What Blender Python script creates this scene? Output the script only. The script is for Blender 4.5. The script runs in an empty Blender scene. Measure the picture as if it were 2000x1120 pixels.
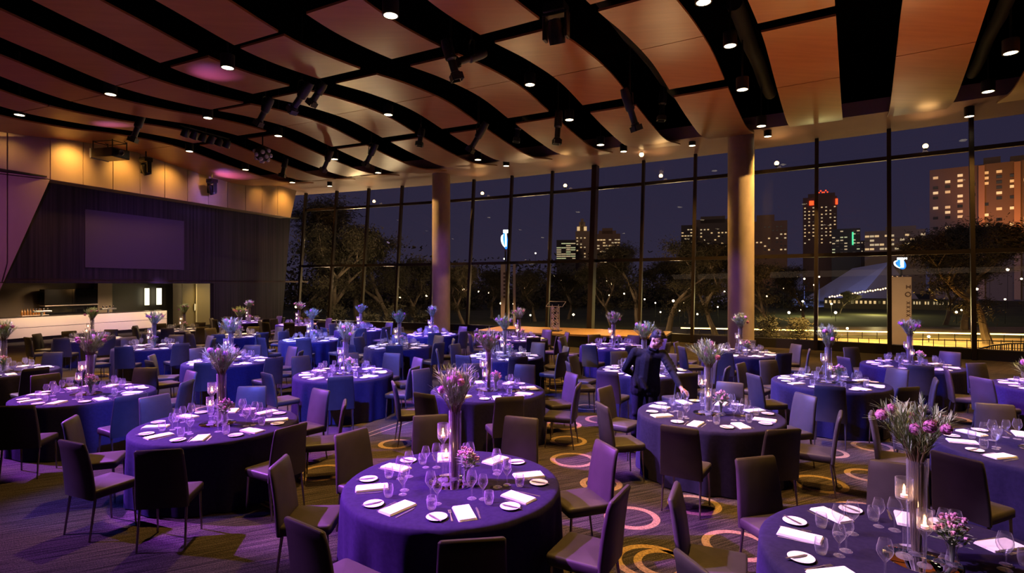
import bpy, math, random
from mathutils import Vector, Matrix

# ------------------------------------------------------------------ camera, world, exposure
SC = bpy.context.scene
COL = SC.collection
F_PX, CAM_H, HORIZON = 1075.0, 2.43, 556.0
cam_data = bpy.data.cameras.new('camera')
cam_data.sensor_width = 36.0
cam_data.lens = 36.0 * F_PX / 2000.0
cam_data.shift_y = (HORIZON - 560.0) / 2000.0
cam_data.clip_end = 2000.0
cam = bpy.data.objects.new('camera', cam_data)
COL.objects.link(cam)
cam.location = (0.0, 0.0, CAM_H)
cam.rotation_euler = (math.pi / 2, 0.0, 0.0)
SC.camera = cam

SC.view_settings.view_transform = 'Standard'
SC.view_settings.look = 'None'
SC.view_settings.exposure = 0.0
SC.view_settings.gamma = 1.0
SC.view_settings.use_curve_mapping = False
cy = SC.cycles
cy.max_bounces = 6
cy.diffuse_bounces = 3
cy.glossy_bounces = 3
cy.transmission_bounces = 4
cy.transparent_max_bounces = 20
cy.caustics_reflective = False
cy.caustics_refractive = False
cy.sample_clamp_indirect = 4.0
cy.use_denoising = True

# night sky: deep blue, a little warmer towards the city on the horizon
world = bpy.data.worlds.new('night_sky')
SC.world = world
world.use_nodes = True
wn, wl = world.node_tree.nodes, world.node_tree.links
wbg = wn['Background']
wtc = wn.new('ShaderNodeTexCoord')
wsep = wn.new('ShaderNodeSeparateXYZ')
wramp = wn.new('ShaderNodeValToRGB')
wl.new(wtc.outputs['Generated'], wsep.inputs[0])
wl.new(wsep.outputs['Z'], wramp.inputs[0])
wl.new(wramp.outputs[0], wbg.inputs[0])
wramp.color_ramp.elements[0].position = 0.0
wramp.color_ramp.elements[0].color = (0.024, 0.019, 0.038, 1)
wramp.color_ramp.elements[1].position = 0.45
wramp.color_ramp.elements[1].color = (0.013, 0.012, 0.035, 1)
wbg.inputs[1].default_value = 1.15

# ------------------------------------------------------------------ the hall's plan: a fan around a far centre
OX, OY, RC = -57.949, -92.018, 108.745
def D(a): return math.radians(a)
def pol(th, s, z=0.0):
    """point on the hall's fan plan: th = bearing in degrees, s = metres towards the window wall"""
    return Vector((OX + (RC + s) * math.sin(D(th)), OY + (RC + s) * math.cos(D(th)), z))
def at(px, py, Y):
    return Vector(((px - 1000.0) / F_PX * Y, Y, CAM_H + (HORIZON - py) / F_PX * Y))
def on_z(px, py, z):
    return at(px, py, F_PX * (CAM_H - z) / (py - HORIZON))
def on_th(px, py, th):
    dx = (px - 1000.0) / F_PX
    s, c = math.sin(D(th)), math.cos(D(th))
    Y = (OX * c - OY * s) / (dx * c - s)
    r = (Y * dx - OX) * s + (Y - OY) * c
    return r - RC, CAM_H + (HORIZON - py) / F_PX * Y
KN = [(2, 7.97), (4, 8.12), (6, 7.91), (8, 7.69), (10, 7.79), (12, 8.02), (14, 8.11), (16, 7.92), (18, 7.74), (20, 7.68), (22.5, 8.02), (25, 8.05)]
def ceil_z(s):
    n = len(KN)
    s = min(max(s, 2.0), 25.0)
    for i in range(n - 1):
        if s <= KN[i + 1][0]: break
    x0, y0 = KN[i]; x1, y1 = KN[i + 1]
    def slope(j):
        if j <= 0 or j >= n - 1: return 0.0
        return (KN[j + 1][1] - KN[j - 1][1]) / (KN[j + 1][0] - KN[j - 1][0])
    h = x1 - x0; t = (s - x0) / h
    return ((2*t**3 - 3*t*t + 1) * y0 + (t**3 - 2*t*t + t) * h * slope(i) + (3*t*t - 2*t**3) * y1 + (t**3 - t*t) * h * slope(i + 1))
def strip_lo(k): return 32.55 - 1.22 * k
def gap_mid(k): return strip_lo(k) + 0.68 + 0.27

# ------------------------------------------------------------------ lights of the hall
def aim(o, target):
    o.rotation_euler = (Vector(target) - o.location).to_track_quat('-Z', 'Y').to_euler()
def spot(name, loc, target, power, color, angle, blend=0.4, radius=0.08):
    d = bpy.data.lights.new(name, 'SPOT')
    d.energy, d.color, d.spot_size, d.spot_blend, d.shadow_soft_size = power, color, D(angle), blend, radius
    o = bpy.data.objects.new(name, d)
    COL.objects.link(o)
    o.location = loc
    aim(o, target)
    return o
def point(name, loc, power, color, radius=0.1):
    d = bpy.data.lights.new(name, 'POINT')
    d.energy, d.color, d.shadow_soft_size = power, color, radius
    o = bpy.data.objects.new(name, d)
    COL.objects.link(o)
    o.location = loc
    return o

TABLES = [  # pixel of the centre of each table top in the photograph, by row, left to right
    [(0, 726), (168, 770), (425, 828), (884, 942), (1800, 1095)],
    [(176, 663), (297, 678), (447, 706), (672, 730), (953, 762), (1385, 808), (2040, 880)],
    [(357, 645), (465, 656), (607, 664), (778, 677), (985, 696), (1258, 724), (1620, 747), (2075, 757)],
    [(485, 629), (583, 634), (703, 645), (843, 654), (1013, 662), (1198, 677), (1447, 690), (1780, 714)],
]
TABLE_Z = 0.755
PURPLE, BLUE, WARM = (0.50, 0.11, 1.0), (0.08, 0.11, 1.0), (1.0, 0.54, 0.11)
P_SPOT, P_BLUE, P_DOWN = 21500.0, 18000.0, 3200.0
NEUTRAL, VIOLET, MAUVE = (1.0, 0.68, 0.52), (0.38, 0.14, 1.0), (0.66, 0.38, 0.92)
SPOTS = [[(MAUVE, .7), (PURPLE, 1), (PURPLE, 1), (PURPLE, 1.05), (MAUVE, .30)],
         [(NEUTRAL, .3), (MAUVE, .45), (VIOLET, 1), (PURPLE, 1), (PURPLE, .9), (MAUVE, .50), (MAUVE, .34)],
         [(NEUTRAL, .32), (NEUTRAL, .32), (NEUTRAL, .34), (NEUTRAL, .34), (NEUTRAL, .36), (MAUVE, .38), (MAUVE, .36), (PURPLE, .45)],
         [(VIOLET, .9), (VIOLET, 1), (VIOLET, 1), (VIOLET, 1), (VIOLET, .9), (VIOLET, .7), (MAUVE, .36), (VIOLET, .4)]]
for ri, row in enumerate(TABLES):
    for ci, (px, py) in enumerate(row):
        c = on_z(px, py, TABLE_Z)
        src = Vector((c.x - 6.3, c.y + 0.7, 6.9))
        t_src = math.degrees(math.atan2(src.x - OX, src.y - OY))
        if t_src < 20.9: src = pol(20.9, math.hypot(src.x - OX, src.y - OY) - RC, 6.9)     # stays inside the left wall
        d = src - c
        col, k = SPOTS[ri][ci]
        spot('table_spotlight', src, (c.x, c.y, 0.9), P_SPOT * k * d.length ** 2 / 77.0, col, 2 * math.degrees(math.atan(1.5 / d.length)), 0.3, 0.06)
# blue washes thrown from the rig over the left and middle of the hall
for src, tgt, pw, ang in [((-3.5, 1.5, 7.4), (-3.4, 12.0, 0.6), P_BLUE, 34), ((-9.5, 5.0, 7.4), (-6.2, 15.5, 0.6), P_BLUE * 0.7, 32),
                          ((-9.0, 12.0, 7.2), (-5.2, 18.6, 0.6), P_BLUE, 42), ((-8.5, 9.5, 7.2), (2.0, 11.0, 0.4), P_BLUE, 40),
                          ((-2.0, 9.5, 7.2), (6.0, 9.0, 0.4), P_BLUE * 0.45, 46)]:
    spot('blue_wash', src, tgt, pw, BLUE, ang, 0.5, 0.1)
spot('blue_wash', (-1.5, 2.0, 7.4), (-5.0, 8.4, 0.7), P_BLUE * 0.8, BLUE, 15, 0.4, 0.1)
spot('blue_wash', (-12.0, 4.0, 6.6), (-4.5, 6.3, 0.4), P_BLUE * 0.35, BLUE, 13, 0.5, 0.1)
spot('blue_wash', (-3.0, 5.0, 7.4), (-9.2, 13.6, 0.7), P_BLUE * 0.55, BLUE, 24, 0.5, 0.1)
# magenta wash across the front of the carpet and up the left wall
spot('magenta_wash', (-10.5, 5.6, 7.2), (-3.3, 4.3, 0.0), 6500, (0.55, 0.18, 1.0), 34, 0.8, 0.1)
spot('magenta_wash', (-4.0, 6.0, 7.6), (1.6, 5.2, 0.0), 2600, (0.6, 0.2, 1.0), 40, 0.9, 0.1)
spot('wall_wash', pol(23.5, 6.0, 6.0), pol(19.8, 9.2, 3.4), 640, (0.62, 0.13, 0.85), 70, 1.0, 0.2)
spot('wall_wash', pol(23.2, 15.0, 6.4), pol(19.5, 16.0, 3.0), 900, (0.45, 0.12, 1.0), 66, 1.0, 0.2)
spot('wall_wash', pol(24.0, 19.5, 6.2), pol(19.5, 21.3, 3.2), 520, (0.5, 0.14, 1.0), 52, 1.0, 0.2)
# amber grazing lamps along the top of the panelled wall
for s in (9.6, 11.6, 13.6, 15.6, 17.4, 19.2, 21.0, 22.8):
    spot('wall_grazer', pol(20.24, s, 7.85), pol(19.84, s + 0.1, 6.9), 270 if s < 12.5 else 170, (1.0, 0.50, 0.10), 100, 1.0, 0.2)
# added fill spots aimed up at the timber ceiling, with no fittings of their own
for th, s, pw, col in [(34.6, 14, 1250, (1, .42, .13)), (32.2, 15.0, 760, (1, .42, .15)), (30.2, 15.5, 420, (1, .43, .20)), (28.0, 15.5, 160, (1, .45, .30)),
                       (25.8, 15.5, 95, (1, .44, .40)), (23.6, 15.0, 75, (1, .42, .40)), (22.6, 9, 90, (1, .34, .45)), (24.8, 6, 120, (1, .38, .42)), (28.5, 6, 230, (1, .43, .36)), (33.0, 9, 1250, (1, .42, .18))]:
    spot('ceiling_fill', pol(th, s, 1.6), pol(th - 0.1, s - 2.0, 8.0), pw * 0.62, col, 125, 1.0, 0.4)

# added dim sun, a warm fill standing in for city glow on trees and facades
sun = bpy.data.lights.new('city_fill_sun', 'SUN'); sun.energy = 0.34; sun.color = (1.0, 0.66, 0.42); sun.angle = 0.6
so = bpy.data.objects.new('city_fill_sun', sun); COL.objects.link(so)
so.location = (-30, -20, 60); aim(so, (60, 120, 0))

# ------------------------------------------------------------------ mesh helpers
class MB:
    def __init__(self): self.v, self.f, self.m = [], [], []
    def quadmesh(self, v, f, mi=0):
        n = len(self.v)
        self.v += [tuple(p) for p in v]
        self.f += [tuple(i + n for i in q) for q in f]
        self.m += [mi] * len(f)
        return self
    def box(self, c, s, rot=None, mi=0, taper=1.0):
        hx, hy, hz = s[0] / 2, s[1] / 2, s[2] / 2
        v = []
        for z, t in ((-hz, 1.0), (hz, taper)):
            v += [(-hx*t, -hy*t, z), (hx*t, -hy*t, z), (hx*t, hy*t, z), (-hx*t, hy*t, z)]
        c = Vector(c)
        v = [(rot @ Vector(p) if rot else Vector(p)) + c for p in v]
        return self.quadmesh(v, [(0, 3, 2, 1), (4, 5, 6, 7), (0, 1, 5, 4), (1, 2, 6, 5), (2, 3, 7, 6), (3, 0, 4, 7)], mi)
    def tube(self, pts, r, seg=8, mi=0, caps=True):
        pts = [Vector(p) for p in pts]
        rs = r if isinstance(r, (list, tuple)) else [r] * len(pts)
        v, f = [], []
        up = None
        for i, p in enumerate(pts):
            d = (pts[min(i + 1, len(pts) - 1)] - pts[max(i - 1, 0)])
            d = d.normalized() if d.length > 1e-9 else Vector((0, 0, 1))
            if up is None: up = d.orthogonal().normalized()
            else:
                up = up - d * up.dot(d)
                up = up.normalized() if up.length > 1e-6 else d.orthogonal().normalized()
            w = d.cross(up)
            for j in range(seg):
                a = 2 * math.pi * j / seg
                v.append(p + (up * math.cos(a) + w * math.sin(a)) * rs[i])
        for i in range(len(pts) - 1):
            for j in range(seg):
                k = (j + 1) % seg
                f.append((i*seg + j, i*seg + k, (i+1)*seg + k, (i+1)*seg + j))
        if caps:
            f.append(tuple(range(seg - 1, -1, -1)))
            f.append(tuple((len(pts) - 1) * seg + j for j in range(seg)))
        return self.quadmesh(v, f, mi)
    def lathe(self, prof, seg=20, c=(0, 0, 0), mi=0, M=None):
        v, f = [], []
        for r, z in prof:
            for j in range(seg):
                a = 2 * math.pi * j / seg
                p = Vector((r * math.cos(a), r * math.sin(a), z))
                if M is not None: p = M @ p
                v.append(p + Vector(c))
        for i in range(len(prof) - 1):
            for j in range(seg):
                k = (j + 1) % seg
                f.append((i*seg + j, i*seg + k, (i+1)*seg + k, (i+1)*seg + j))
        if prof[0][0] > 1e-6 and len(prof) > 1: pass
        return self.quadmesh(v, f, mi)
    def ball(self, c, r, seg=10, rings=7, sc=(1, 1, 1), rot=None, mi=0):
        prof = [(max(1e-4, math.sin(math.pi * i / rings)) , -math.cos(math.pi * i / rings)) for i in range(rings + 1)]
        M = Matrix.Diagonal((r * sc[0], r * sc[1], r * sc[2]))
        if rot is not None: M = rot @ M
        return self.lathe(prof, seg, c, mi, M)
    def prism(self, poly, d, mi=0):
        """poly: 3D points of a planar outline; d: extrusion vector"""
        n = len(poly)
        v = [Vector(p) for p in poly] + [Vector(p) + Vector(d) for p in poly]
        f = [tuple(range(n - 1, -1, -1)), tuple(range(n, 2 * n))]
        f += [(i, (i + 1) % n, n + (i + 1) % n, n + i) for i in range(n)]
        return self.quadmesh(v, f, mi)
    def mesh(self, name, mats, smooth=False):
        me = bpy.data.meshes.new(name)
        me.from_pydata(self.v, [], self.f)
        for m in (mats if isinstance(mats, (list, tuple)) else [mats]): me.materials.append(m)
        if any(self.m): me.polygons.foreach_set('material_index', self.m)
        if smooth:
            me.polygons.foreach_set('use_smooth', [True] * len(me.polygons))
            if smooth != 'all':
                try: me.set_sharp_from_angle(angle=D(smooth if smooth is not True else 40))
                except Exception: pass
        me.update()
        return me
    def build(self, name, mats, parent=None, smooth=False):
        o = bpy.data.objects.new(name, self.mesh(name, mats, smooth))
        COL.objects.link(o)
        if parent is not None: o.parent = parent
        return o
def bevel(o, w=0.01, seg=2):
    b = o.modifiers.new('edge', 'BEVEL'); b.width = w; b.segments = seg; b.limit_method = 'ANGLE'
    return o
def tag(o, label=None, cat=None, group=None, kind=None):
    if label: o['label'] = label
    if cat: o['category'] = cat
    if group: o['group'] = group
    if kind: o['kind'] = kind
    return o
def empty(name, loc=(0, 0, 0), rz=0.0, label=None, cat=None, group=None, kind=None):
    o = bpy.data.objects.new(name, None)
    COL.objects.link(o)
    o.location = loc
    o.rotation_euler = (0, 0, rz)
    return tag(o, label, cat, group, kind)
def dup(o, loc=None, rz=None, label=None, group=None, parent=None):
    c = o.copy()
    COL.objects.link(c)
    if parent is not None: c.parent = parent
    if loc is not None: c.location = loc
    if rz is not None: c.rotation_euler = (0, 0, rz)
    if label: c['label'] = label
    if group: c['group'] = group
    for ch in KIDS.get(o.name, list(o.children)):
        dup(ch, parent=c)
    return c
KIDS = {}
class Proto:
    """keeps a prototype; its first placement moves the prototype itself"""
    def __init__(self, root): self.root, self.used = root, False; KIDS[root.name] = list(root.children)
    def place(self, loc, rz=0.0, label=None, group=None):
        if not self.used:
            self.used = True
            o = self.root
            o.location = loc; o.rotation_euler = (0, 0, rz)
            return tag(o, label, None, group)
        return dup(self.root, loc, rz, label, group)

# ------------------------------------------------------------------ materials
def mat(name, color=(0.5, 0.5, 0.5), rough=0.5, metal=0.0, emit=None, estr=1.0, spec=None, sample=True):
    m = bpy.data.materials.new(name)
    m.use_nodes = True
    b = m.node_tree.nodes['Principled BSDF']
    b.inputs['Base Color'].default_value = (*color, 1)
    b.inputs['Roughness'].default_value = rough
    b.inputs['Metallic'].default_value = metal
    if spec is not None: b.inputs['Specular IOR Level'].default_value = spec
    if emit:
        b.inputs['Emission Color'].default_value = (*emit, 1)
        b.inputs['Emission Strength'].default_value = estr
    if not sample: m.cycles.emission_sampling = 'NONE'
    return m
def noisy(name, c1, c2, scale=(8, 8, 8), rough=0.5, detail=4.0, bump=0.0, coord='Object', metal=0.0, lo=0.35, hi=0.65, spec=None):
    m = mat(name, c1, rough, metal, spec=spec)
    n, l = m.node_tree.nodes, m.node_tree.links
    tc, mp, nz, rp = n.new('ShaderNodeTexCoord'), n.new('ShaderNodeMapping'), n.new('ShaderNodeTexNoise'), n.new('ShaderNodeValToRGB')
    mp.inputs['Scale'].default_value = scale
    nz.inputs['Scale'].default_value = 1.0
    nz.inputs['Detail'].default_value = detail
    rp.color_ramp.elements[0].color, rp.color_ramp.elements[1].color = (*c1, 1), (*c2, 1)
    rp.color_ramp.elements[0].position, rp.color_ramp.elements[1].position = lo, hi
    l.new(tc.outputs[coord], mp.inputs[0]); l.new(mp.outputs[0], nz.inputs['Vector'])
    l.new(nz.outputs[0], rp.inputs[0]); l.new(rp.outputs[0], n['Principled BSDF'].inputs['Base Color'])
    if bump:
        bp = n.new('ShaderNodeBump'); bp.inputs['Strength'].default_value = bump
        l.new(nz.outputs[0], bp.inputs['Height']); l.new(bp.outputs[0], n['Principled BSDF'].inputs['Normal'])
    return m
def glass(name, tint=(0.97, 0.97, 0.97), rough=0.02, boost=1.0, ior=1.5):
    m = bpy.data.materials.new(name)
    m.use_nodes = True
    n, l = m.node_tree.nodes, m.node_tree.links
    n.remove(n['Principled BSDF'])
    tr, gl, mx, fr, ml = (n.new('ShaderNodeBsdfTransparent'), n.new('ShaderNodeBsdfGlossy'), n.new('ShaderNodeMixShader'), n.new('ShaderNodeFresnel'), n.new('ShaderNodeMath'))
    tr.inputs[0].default_value = (*tint, 1)
    gl.inputs['Roughness'].default_value = rough
    ge, ma = n.new('ShaderNodeNewGeometry'), n.new('ShaderNodeMath')      # the same index seen from either side of the thin sheet
    ma.operation = 'MULTIPLY_ADD'; ma.inputs[1].default_value = 1.0 / ior - ior; ma.inputs[2].default_value = ior
    l.new(ge.outputs['Backfacing'], ma.inputs[0]); l.new(ma.outputs[0], fr.inputs['IOR'])
    ml.operation = 'MULTIPLY'; ml.use_clamp = True; ml.inputs[1].default_value = boost
    l.new(fr.outputs[0], ml.inputs[0]); l.new(ml.outputs[0], mx.inputs[0])
    l.new(tr.outputs[0], mx.inputs[1]); l.new(gl.outputs[0], mx.inputs[2])
    l.new(mx.outputs[0], n['Material Output'].inputs[0])
    return m
M = {}
M['timber'] = noisy('timber_veneer', (0.32, 0.115, 0.049), (0.385, 0.146, 0.062), (0.6, 9, 9), 0.34, 6, 0.0, 'Object', lo=0.3, hi=0.7)
M['void'] = mat('black_void', (0.0012, 0.0012, 0.0014), 0.9, spec=0.0)
M['black'] = mat('black_metal', (0.008, 0.008, 0.010), 0.45)
M['satin_black'] = mat('satin_black', (0.012, 0.012, 0.014), 0.3)
M['duct'] = mat('dull_duct', (0.006, 0.005, 0.005), 0.7, 0.0, spec=0.15)
M['soffit'] = noisy('soffit_plaster', (0.50, 0.33, 0.30), (0.54, 0.37, 0.33), (1, 1, 1), 0.6)
M['panel'] = noisy('wall_panel', (0.40, 0.29, 0.20), (0.44, 0.33, 0.23), (1.2, 1.2, 0.4), 0.42)
M['dark_wall'] = noisy('dark_timber_wall', (0.016, 0.013, 0.02), (0.040, 0.030, 0.044), (9, 9, 0.15), 0.5, spec=0.12)
M['screen'] = mat('grey_screen', (0.085, 0.07, 0.105), 0.7, spec=0.1)
M['mullion'] = mat('bronze_mullion', (0.035, 0.026, 0.02), 0.35, 0.5)
M['sill'] = mat('black_sill', (0.012, 0.010, 0.010), 0.5)
M['pane'] = glass('window_glass', (0.95, 0.95, 0.96), 0.0, 0.42)
M['concrete'] = noisy('concrete', (0.38, 0.31, 0.25), (0.48, 0.40, 0.32), (2.5, 2.5, 1.2), 0.75, 8)
M['ring'] = noisy('carpet_ring', (0.13, 0.085, 0.042), (0.28, 0.19, 0.10), (60, 60, 60), 0.95)
M['cloth'] = noisy('navy_cloth', (0.016, 0.013, 0.036), (0.021, 0.017, 0.045), (30, 30, 30), 0.9, spec=0.08)
M['leather'] = noisy('charcoal_leather', (0.034, 0.029, 0.027), (0.044, 0.037, 0.035), (6, 6, 6), 0.5, spec=0.25)
M['chrome'] = mat('chair_metal', (0.22, 0.19, 0.19), 0.25, 0.9)
M['steel'] = mat('cutlery_steel', (0.75, 0.74, 0.72), 0.35, 1.0)
M['china'] = mat('white_china', (0.82, 0.80, 0.78), 0.2)
M['napkin'] = mat('white_linen', (0.85, 0.83, 0.82), 0.85)
def table_glass():
    m = glass('clear_glass', (0.99, 0.99, 0.99), 0.13, 2.0)
    n, l = m.node_tree.nodes, m.node_tree.links
    mx = [x for x in n if x.type == 'MIX_SHADER'][0]
    gl = [x for x in n if x.type == 'BSDF_GLOSSY'][0]
    ml = [x for x in n if x.type == 'MATH' and x.operation == 'MULTIPLY'][0]
    df = n.new('ShaderNodeBsdfTranslucent'); df.inputs[0].default_value = (0.9, 0.9, 0.92, 1)
    d2 = n.new('ShaderNodeBsdfDiffuse'); d2.inputs[0].default_value = (0.9, 0.9, 0.92, 1)
    m1, m2 = n.new('ShaderNodeMixShader'), n.new('ShaderNodeMixShader')
    m1.inputs[0].default_value = 0.5; m2.inputs[0].default_value = 0.36
    l.new(df.outputs[0], m1.inputs[1]); l.new(d2.outputs[0], m1.inputs[2])
    l.new(gl.outputs[0], m2.inputs[1]); l.new(m1.outputs[0], m2.inputs[2])
    l.new(m2.outputs[0], mx.inputs[2])
    ad = n.new('ShaderNodeMath'); ad.operation = 'ADD'; ad.inputs[1].default_value = 0.03; ad.use_clamp = True
    l.new(ml.outputs[0], ad.inputs[0]); l.new(ad.outputs[0], mx.inputs[0])
    return m
M['glass'] = table_glass()
M['mirror'] = mat('mirror', (0.8, 0.8, 0.82), 0.02, 1.0)
M['wax'] = mat('candle_wax', (0.85, 0.72, 0.6), 0.5, emit=(1, 0.45, 0.3), estr=0.5)
M['flame'] = mat('candle_flame', (1, 0.7, 0.3), 0.5, emit=(1.0, 0.50, 0.20), estr=110.0)
M['stem'] = noisy('brown_stems', (0.10, 0.075, 0.03), (0.22, 0.15, 0.07), (20, 20, 3), 0.6)
M['leaf'] = noisy('grey_green_leaf', (0.17, 0.26, 0.10), (0.42, 0.56, 0.32), (9, 9, 9), 0.6)
M['bloom'] = noisy('mauve_bloom', (0.30, 0.07, 0.20), (0.62, 0.26, 0.46), (60, 60, 60), 0.7)
M['blossom'] = noisy('pink_blossom', (0.42, 0.14, 0.24), (0.75, 0.42, 0.48), (40, 40, 40), 0.7)
M['lamp_face'] = mat('downlight_lens', (1, 0.9, 0.7), 0.5, emit=(1.0, 0.80, 0.50), estr=9.0)
M['glow'] = mat('lit_lamp', (1, 0.85, 0.6), 0.5, emit=(1.0, 0.62, 0.26), estr=5.0)
M['bar_white'] = mat('bar_front', (0.72, 0.62, 0.52), 0.35)
M['deck'] = noisy('stage_ply', (0.26, 0.15, 0.075), (0.33, 0.20, 0.10), (1.2, 7, 7), 0.5)
M['skirt'] = mat('black_skirt', (0.008, 0.008, 0.010), 0.85)
M['alu'] = mat('truss_aluminium', (0.6, 0.58, 0.56), 0.3, 0.9)

# ------------------------------------------------------------------ floor: streaked carpet with woven rings
def carpet():
    m = mat('streaked_carpet', (0.05, 0.045, 0.05), 0.95, spec=0.1)
    n, l = m.node_tree.nodes, m.node_tree.links
    tc = n.new('ShaderNodeTexCoord')
    mr = n.new('ShaderNodeMapping'); mr.inputs['Rotation'].default_value = (0, 0, D(-27))
    mp = n.new('ShaderNodeMapping'); mp.inputs['Scale'].default_value = (1.1, 26, 1)
    mp2 = n.new('ShaderNodeMapping'); mp2.inputs['Scale'].default_value = (0.35, 0.35, 1)
    nz = n.new('ShaderNodeTexNoise'); nz.inputs['Scale'].default_value = 1.6; nz.inputs['Detail'].default_value = 6
    n2 = n.new('ShaderNodeTexNoise'); n2.inputs['Scale'].default_value = 90; n2.inputs['Detail'].default_value = 2
    n3 = n.new('ShaderNodeTexNoise'); n3.inputs['Scale'].default_value = 1.0; n3.inputs['Detail'].default_value = 2
    mul = n.new('ShaderNodeMath'); mul.operation = 'MULTIPLY'
    rp = n.new('ShaderNodeValToRGB'); rp.color_ramp.elements[0].position = 0.17; rp.color_ramp.elements[1].position = 0.42
    rp.color_ramp.elements[0].color = (0.010, 0.009, 0.010, 1); rp.color_ramp.elements[1].color = (0.085, 0.074, 0.072, 1)
    rp2 = n.new('ShaderNodeValToRGB'); rp2.color_ramp.elements[0].position = 0.42; rp2.color_ramp.elements[1].position = 0.58
    rp2.color_ramp.elements[0].color = (0.75, 0.75, 0.8, 1); rp2.color_ramp.elements[1].color = (1.25, 1.1, 0.95, 1)
    mx = n.new('ShaderNodeMixRGB'); mx.blend_type = 'MULTIPLY'; mx.inputs[0].default_value = 1.0
    l.new(tc.outputs['Object'], mr.inputs[0]); l.new(mr.outputs[0], mp.inputs[0]); l.new(mp.outputs[0], nz.inputs['Vector'])
    l.new(tc.outputs['Object'], n2.inputs['Vector'])
    l.new(tc.outputs['Object'], mp2.inputs[0]); l.new(mp2.outputs[0], n3.inputs['Vector'])
    l.new(nz.outputs[0], mul.inputs[0]); l.new(n2.outputs[0], mul.inputs[1])
    l.new(mul.outputs[0], rp.inputs[0]); l.new(n3.outputs[0], rp2.inputs[0])
    l.new(rp.outputs[0], mx.inputs[1]); l.new(rp2.outputs[0], mx.inputs[2])
    l.new(mx.outputs[0], n['Principled BSDF'].inputs['Base Color'])
    return m
M['carpet'] = carpet()
fl = MB()
FL_T = [12.0 + 0.5 * i for i in range(57)]
a0 = [pol(t, -8.0) for t in FL_T]; a1 = [pol(t, 23.9) for t in FL_T]
fl.prism([p for p in a0] + [p for p in reversed(a1)], (0, 0, -0.3))
RINGS = [(772, 868), (1110, 862), (1119, 899), (1174, 946), (1234, 1012), (1270, 1098), (1147, 796), (1174, 820), (630, 924), (1619, 885), (1705, 873), (1600, 946), (1694, 929),
         (1356, 987), (1440, 1066), (1296, 1101), (1859, 819), (1690, 1003), (1082, 745), (1092, 760), (1100, 831), (1120, 727), (409, 799), (187, 734), (1330, 716), (1420, 935)]
for i, (px, py) in enumerate(RINGS):
    c = on_z(px, py, 0.0)
    R = 0.275 + 0.03 * ((i * 7) % 3 - 1)
    for r0, r1, z in ((R - 0.06, R, 0.004), (R - 0.02, R + 0.012, 0.003)):
        v, f = [], []
        for j in range(40):
            a = 2 * math.pi * j / 40
            v += [(c.x + r0 * math.cos(a), c.y + r0 * math.sin(a), z), (c.x + r1 * math.cos(a), c.y + r1 * math.sin(a), z)]
        for j in range(40):
            k = (j + 1) % 40
            f.append((2*j, 2*j + 1, 2*k + 1, 2*k))
        fl.quadmesh(v, f, 1)
for (p, q) in [((508, 984), (566, 1012)), ((514, 978), (572, 1006)), ((700, 853), (862, 797)), ((706, 858), (868, 802)), ((1895, 742), (1990, 786))]:
    A, B = on_z(*p, 0), on_z(*q, 0)
    w = (B - A).cross(Vector((0, 0, 1))).normalized() * 0.012
    fl.quadmesh([(*(A - w).xy, .003), (*(A + w).xy, .003), (*(B + w).xy, .003), (*(B - w).xy, .003)], [(0, 1, 2, 3)], 1)
tag(fl.build('floor', [M['carpet'], M['ring']]), 'dark streaked carpet woven with tan rings and stripes', kind='structure')

# ------------------------------------------------------------------ ceiling: black void, timber strips that roll like waves
cl = MB()
t_all = [8 + i for i in range(34)]
cl.quadmesh([pol(t, s, 9.7) for t in t_all for s in (-8, 25)], [(2*i, 2*i + 1, 2*i + 3, 2*i + 2) for i in range(len(t_all) - 1)])
tag(cl.build('ceiling', M['void']), 'black void above the timber ceiling', kind='structure')

STRIPS = {  # per strip: (list of (start, end) panels split at seams)
    -2: [(3, 9.8), (10.4, 13.1), (13.13, 15.9), (15.93, 22.3)],
    -1: [(3, 9.8), (10.4, 13.1), (13.13, 15.9), (15.93, 22.3)],
    0: [(3, 6.9), (7.4, 13.1), (13.13, 16.1), (16.13, 22.0)],
    1: [(3, 6.9), (7.4, 12.95), (13.5, 16.72), (16.75, 20.9)],
    2: [(3, 6.9), (7.4, 9.75), (10.15, 12.95), (12.98, 15.65), (16.2, 21.6)],
    3: [(3, 6.9), (7.4, 9.8), (10.4, 13.5), (13.53, 15.7), (16.35, 22.3)],
    4: [(3, 6.8), (7.35, 9.9), (10.6, 13.2), (13.23, 15.75), (16.3, 22.3)],
    5: [(3, 7.6), (7.75, 10.05), (10.65, 13.2), (13.23, 15.8), (16.3, 22.3)],
    6: [(3, 7.5), (7.75, 10.1), (10.75, 13.3), (13.33, 15.8), (16.3, 22.3)],
    7: [(3, 7.92), (7.95, 10.7), (10.95, 13.6), (13.63, 16.0), (16.3, 22.3)],
    8: [(3, 8.2), (8.23, 13.85), (14.3, 20.2), (20.5, 22.3)],
    9: [(3, 8.2), (8.23, 14.0), (14.3, 20.6), (20.8, 22.3)],
    10: [(3, 8.2), (8.23, 14.0), (14.03, 19.0), (19.03, 22.3)],
}
def ordinal(i): return ['first', 'second', 'third', 'fourth', 'fifth', 'sixth', 'seventh', 'eighth', 'ninth', 'tenth', 'eleventh', 'twelfth', 'thirteenth', 'fourteenth'][i]
order = sorted(STRIPS, reverse=True)
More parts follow.
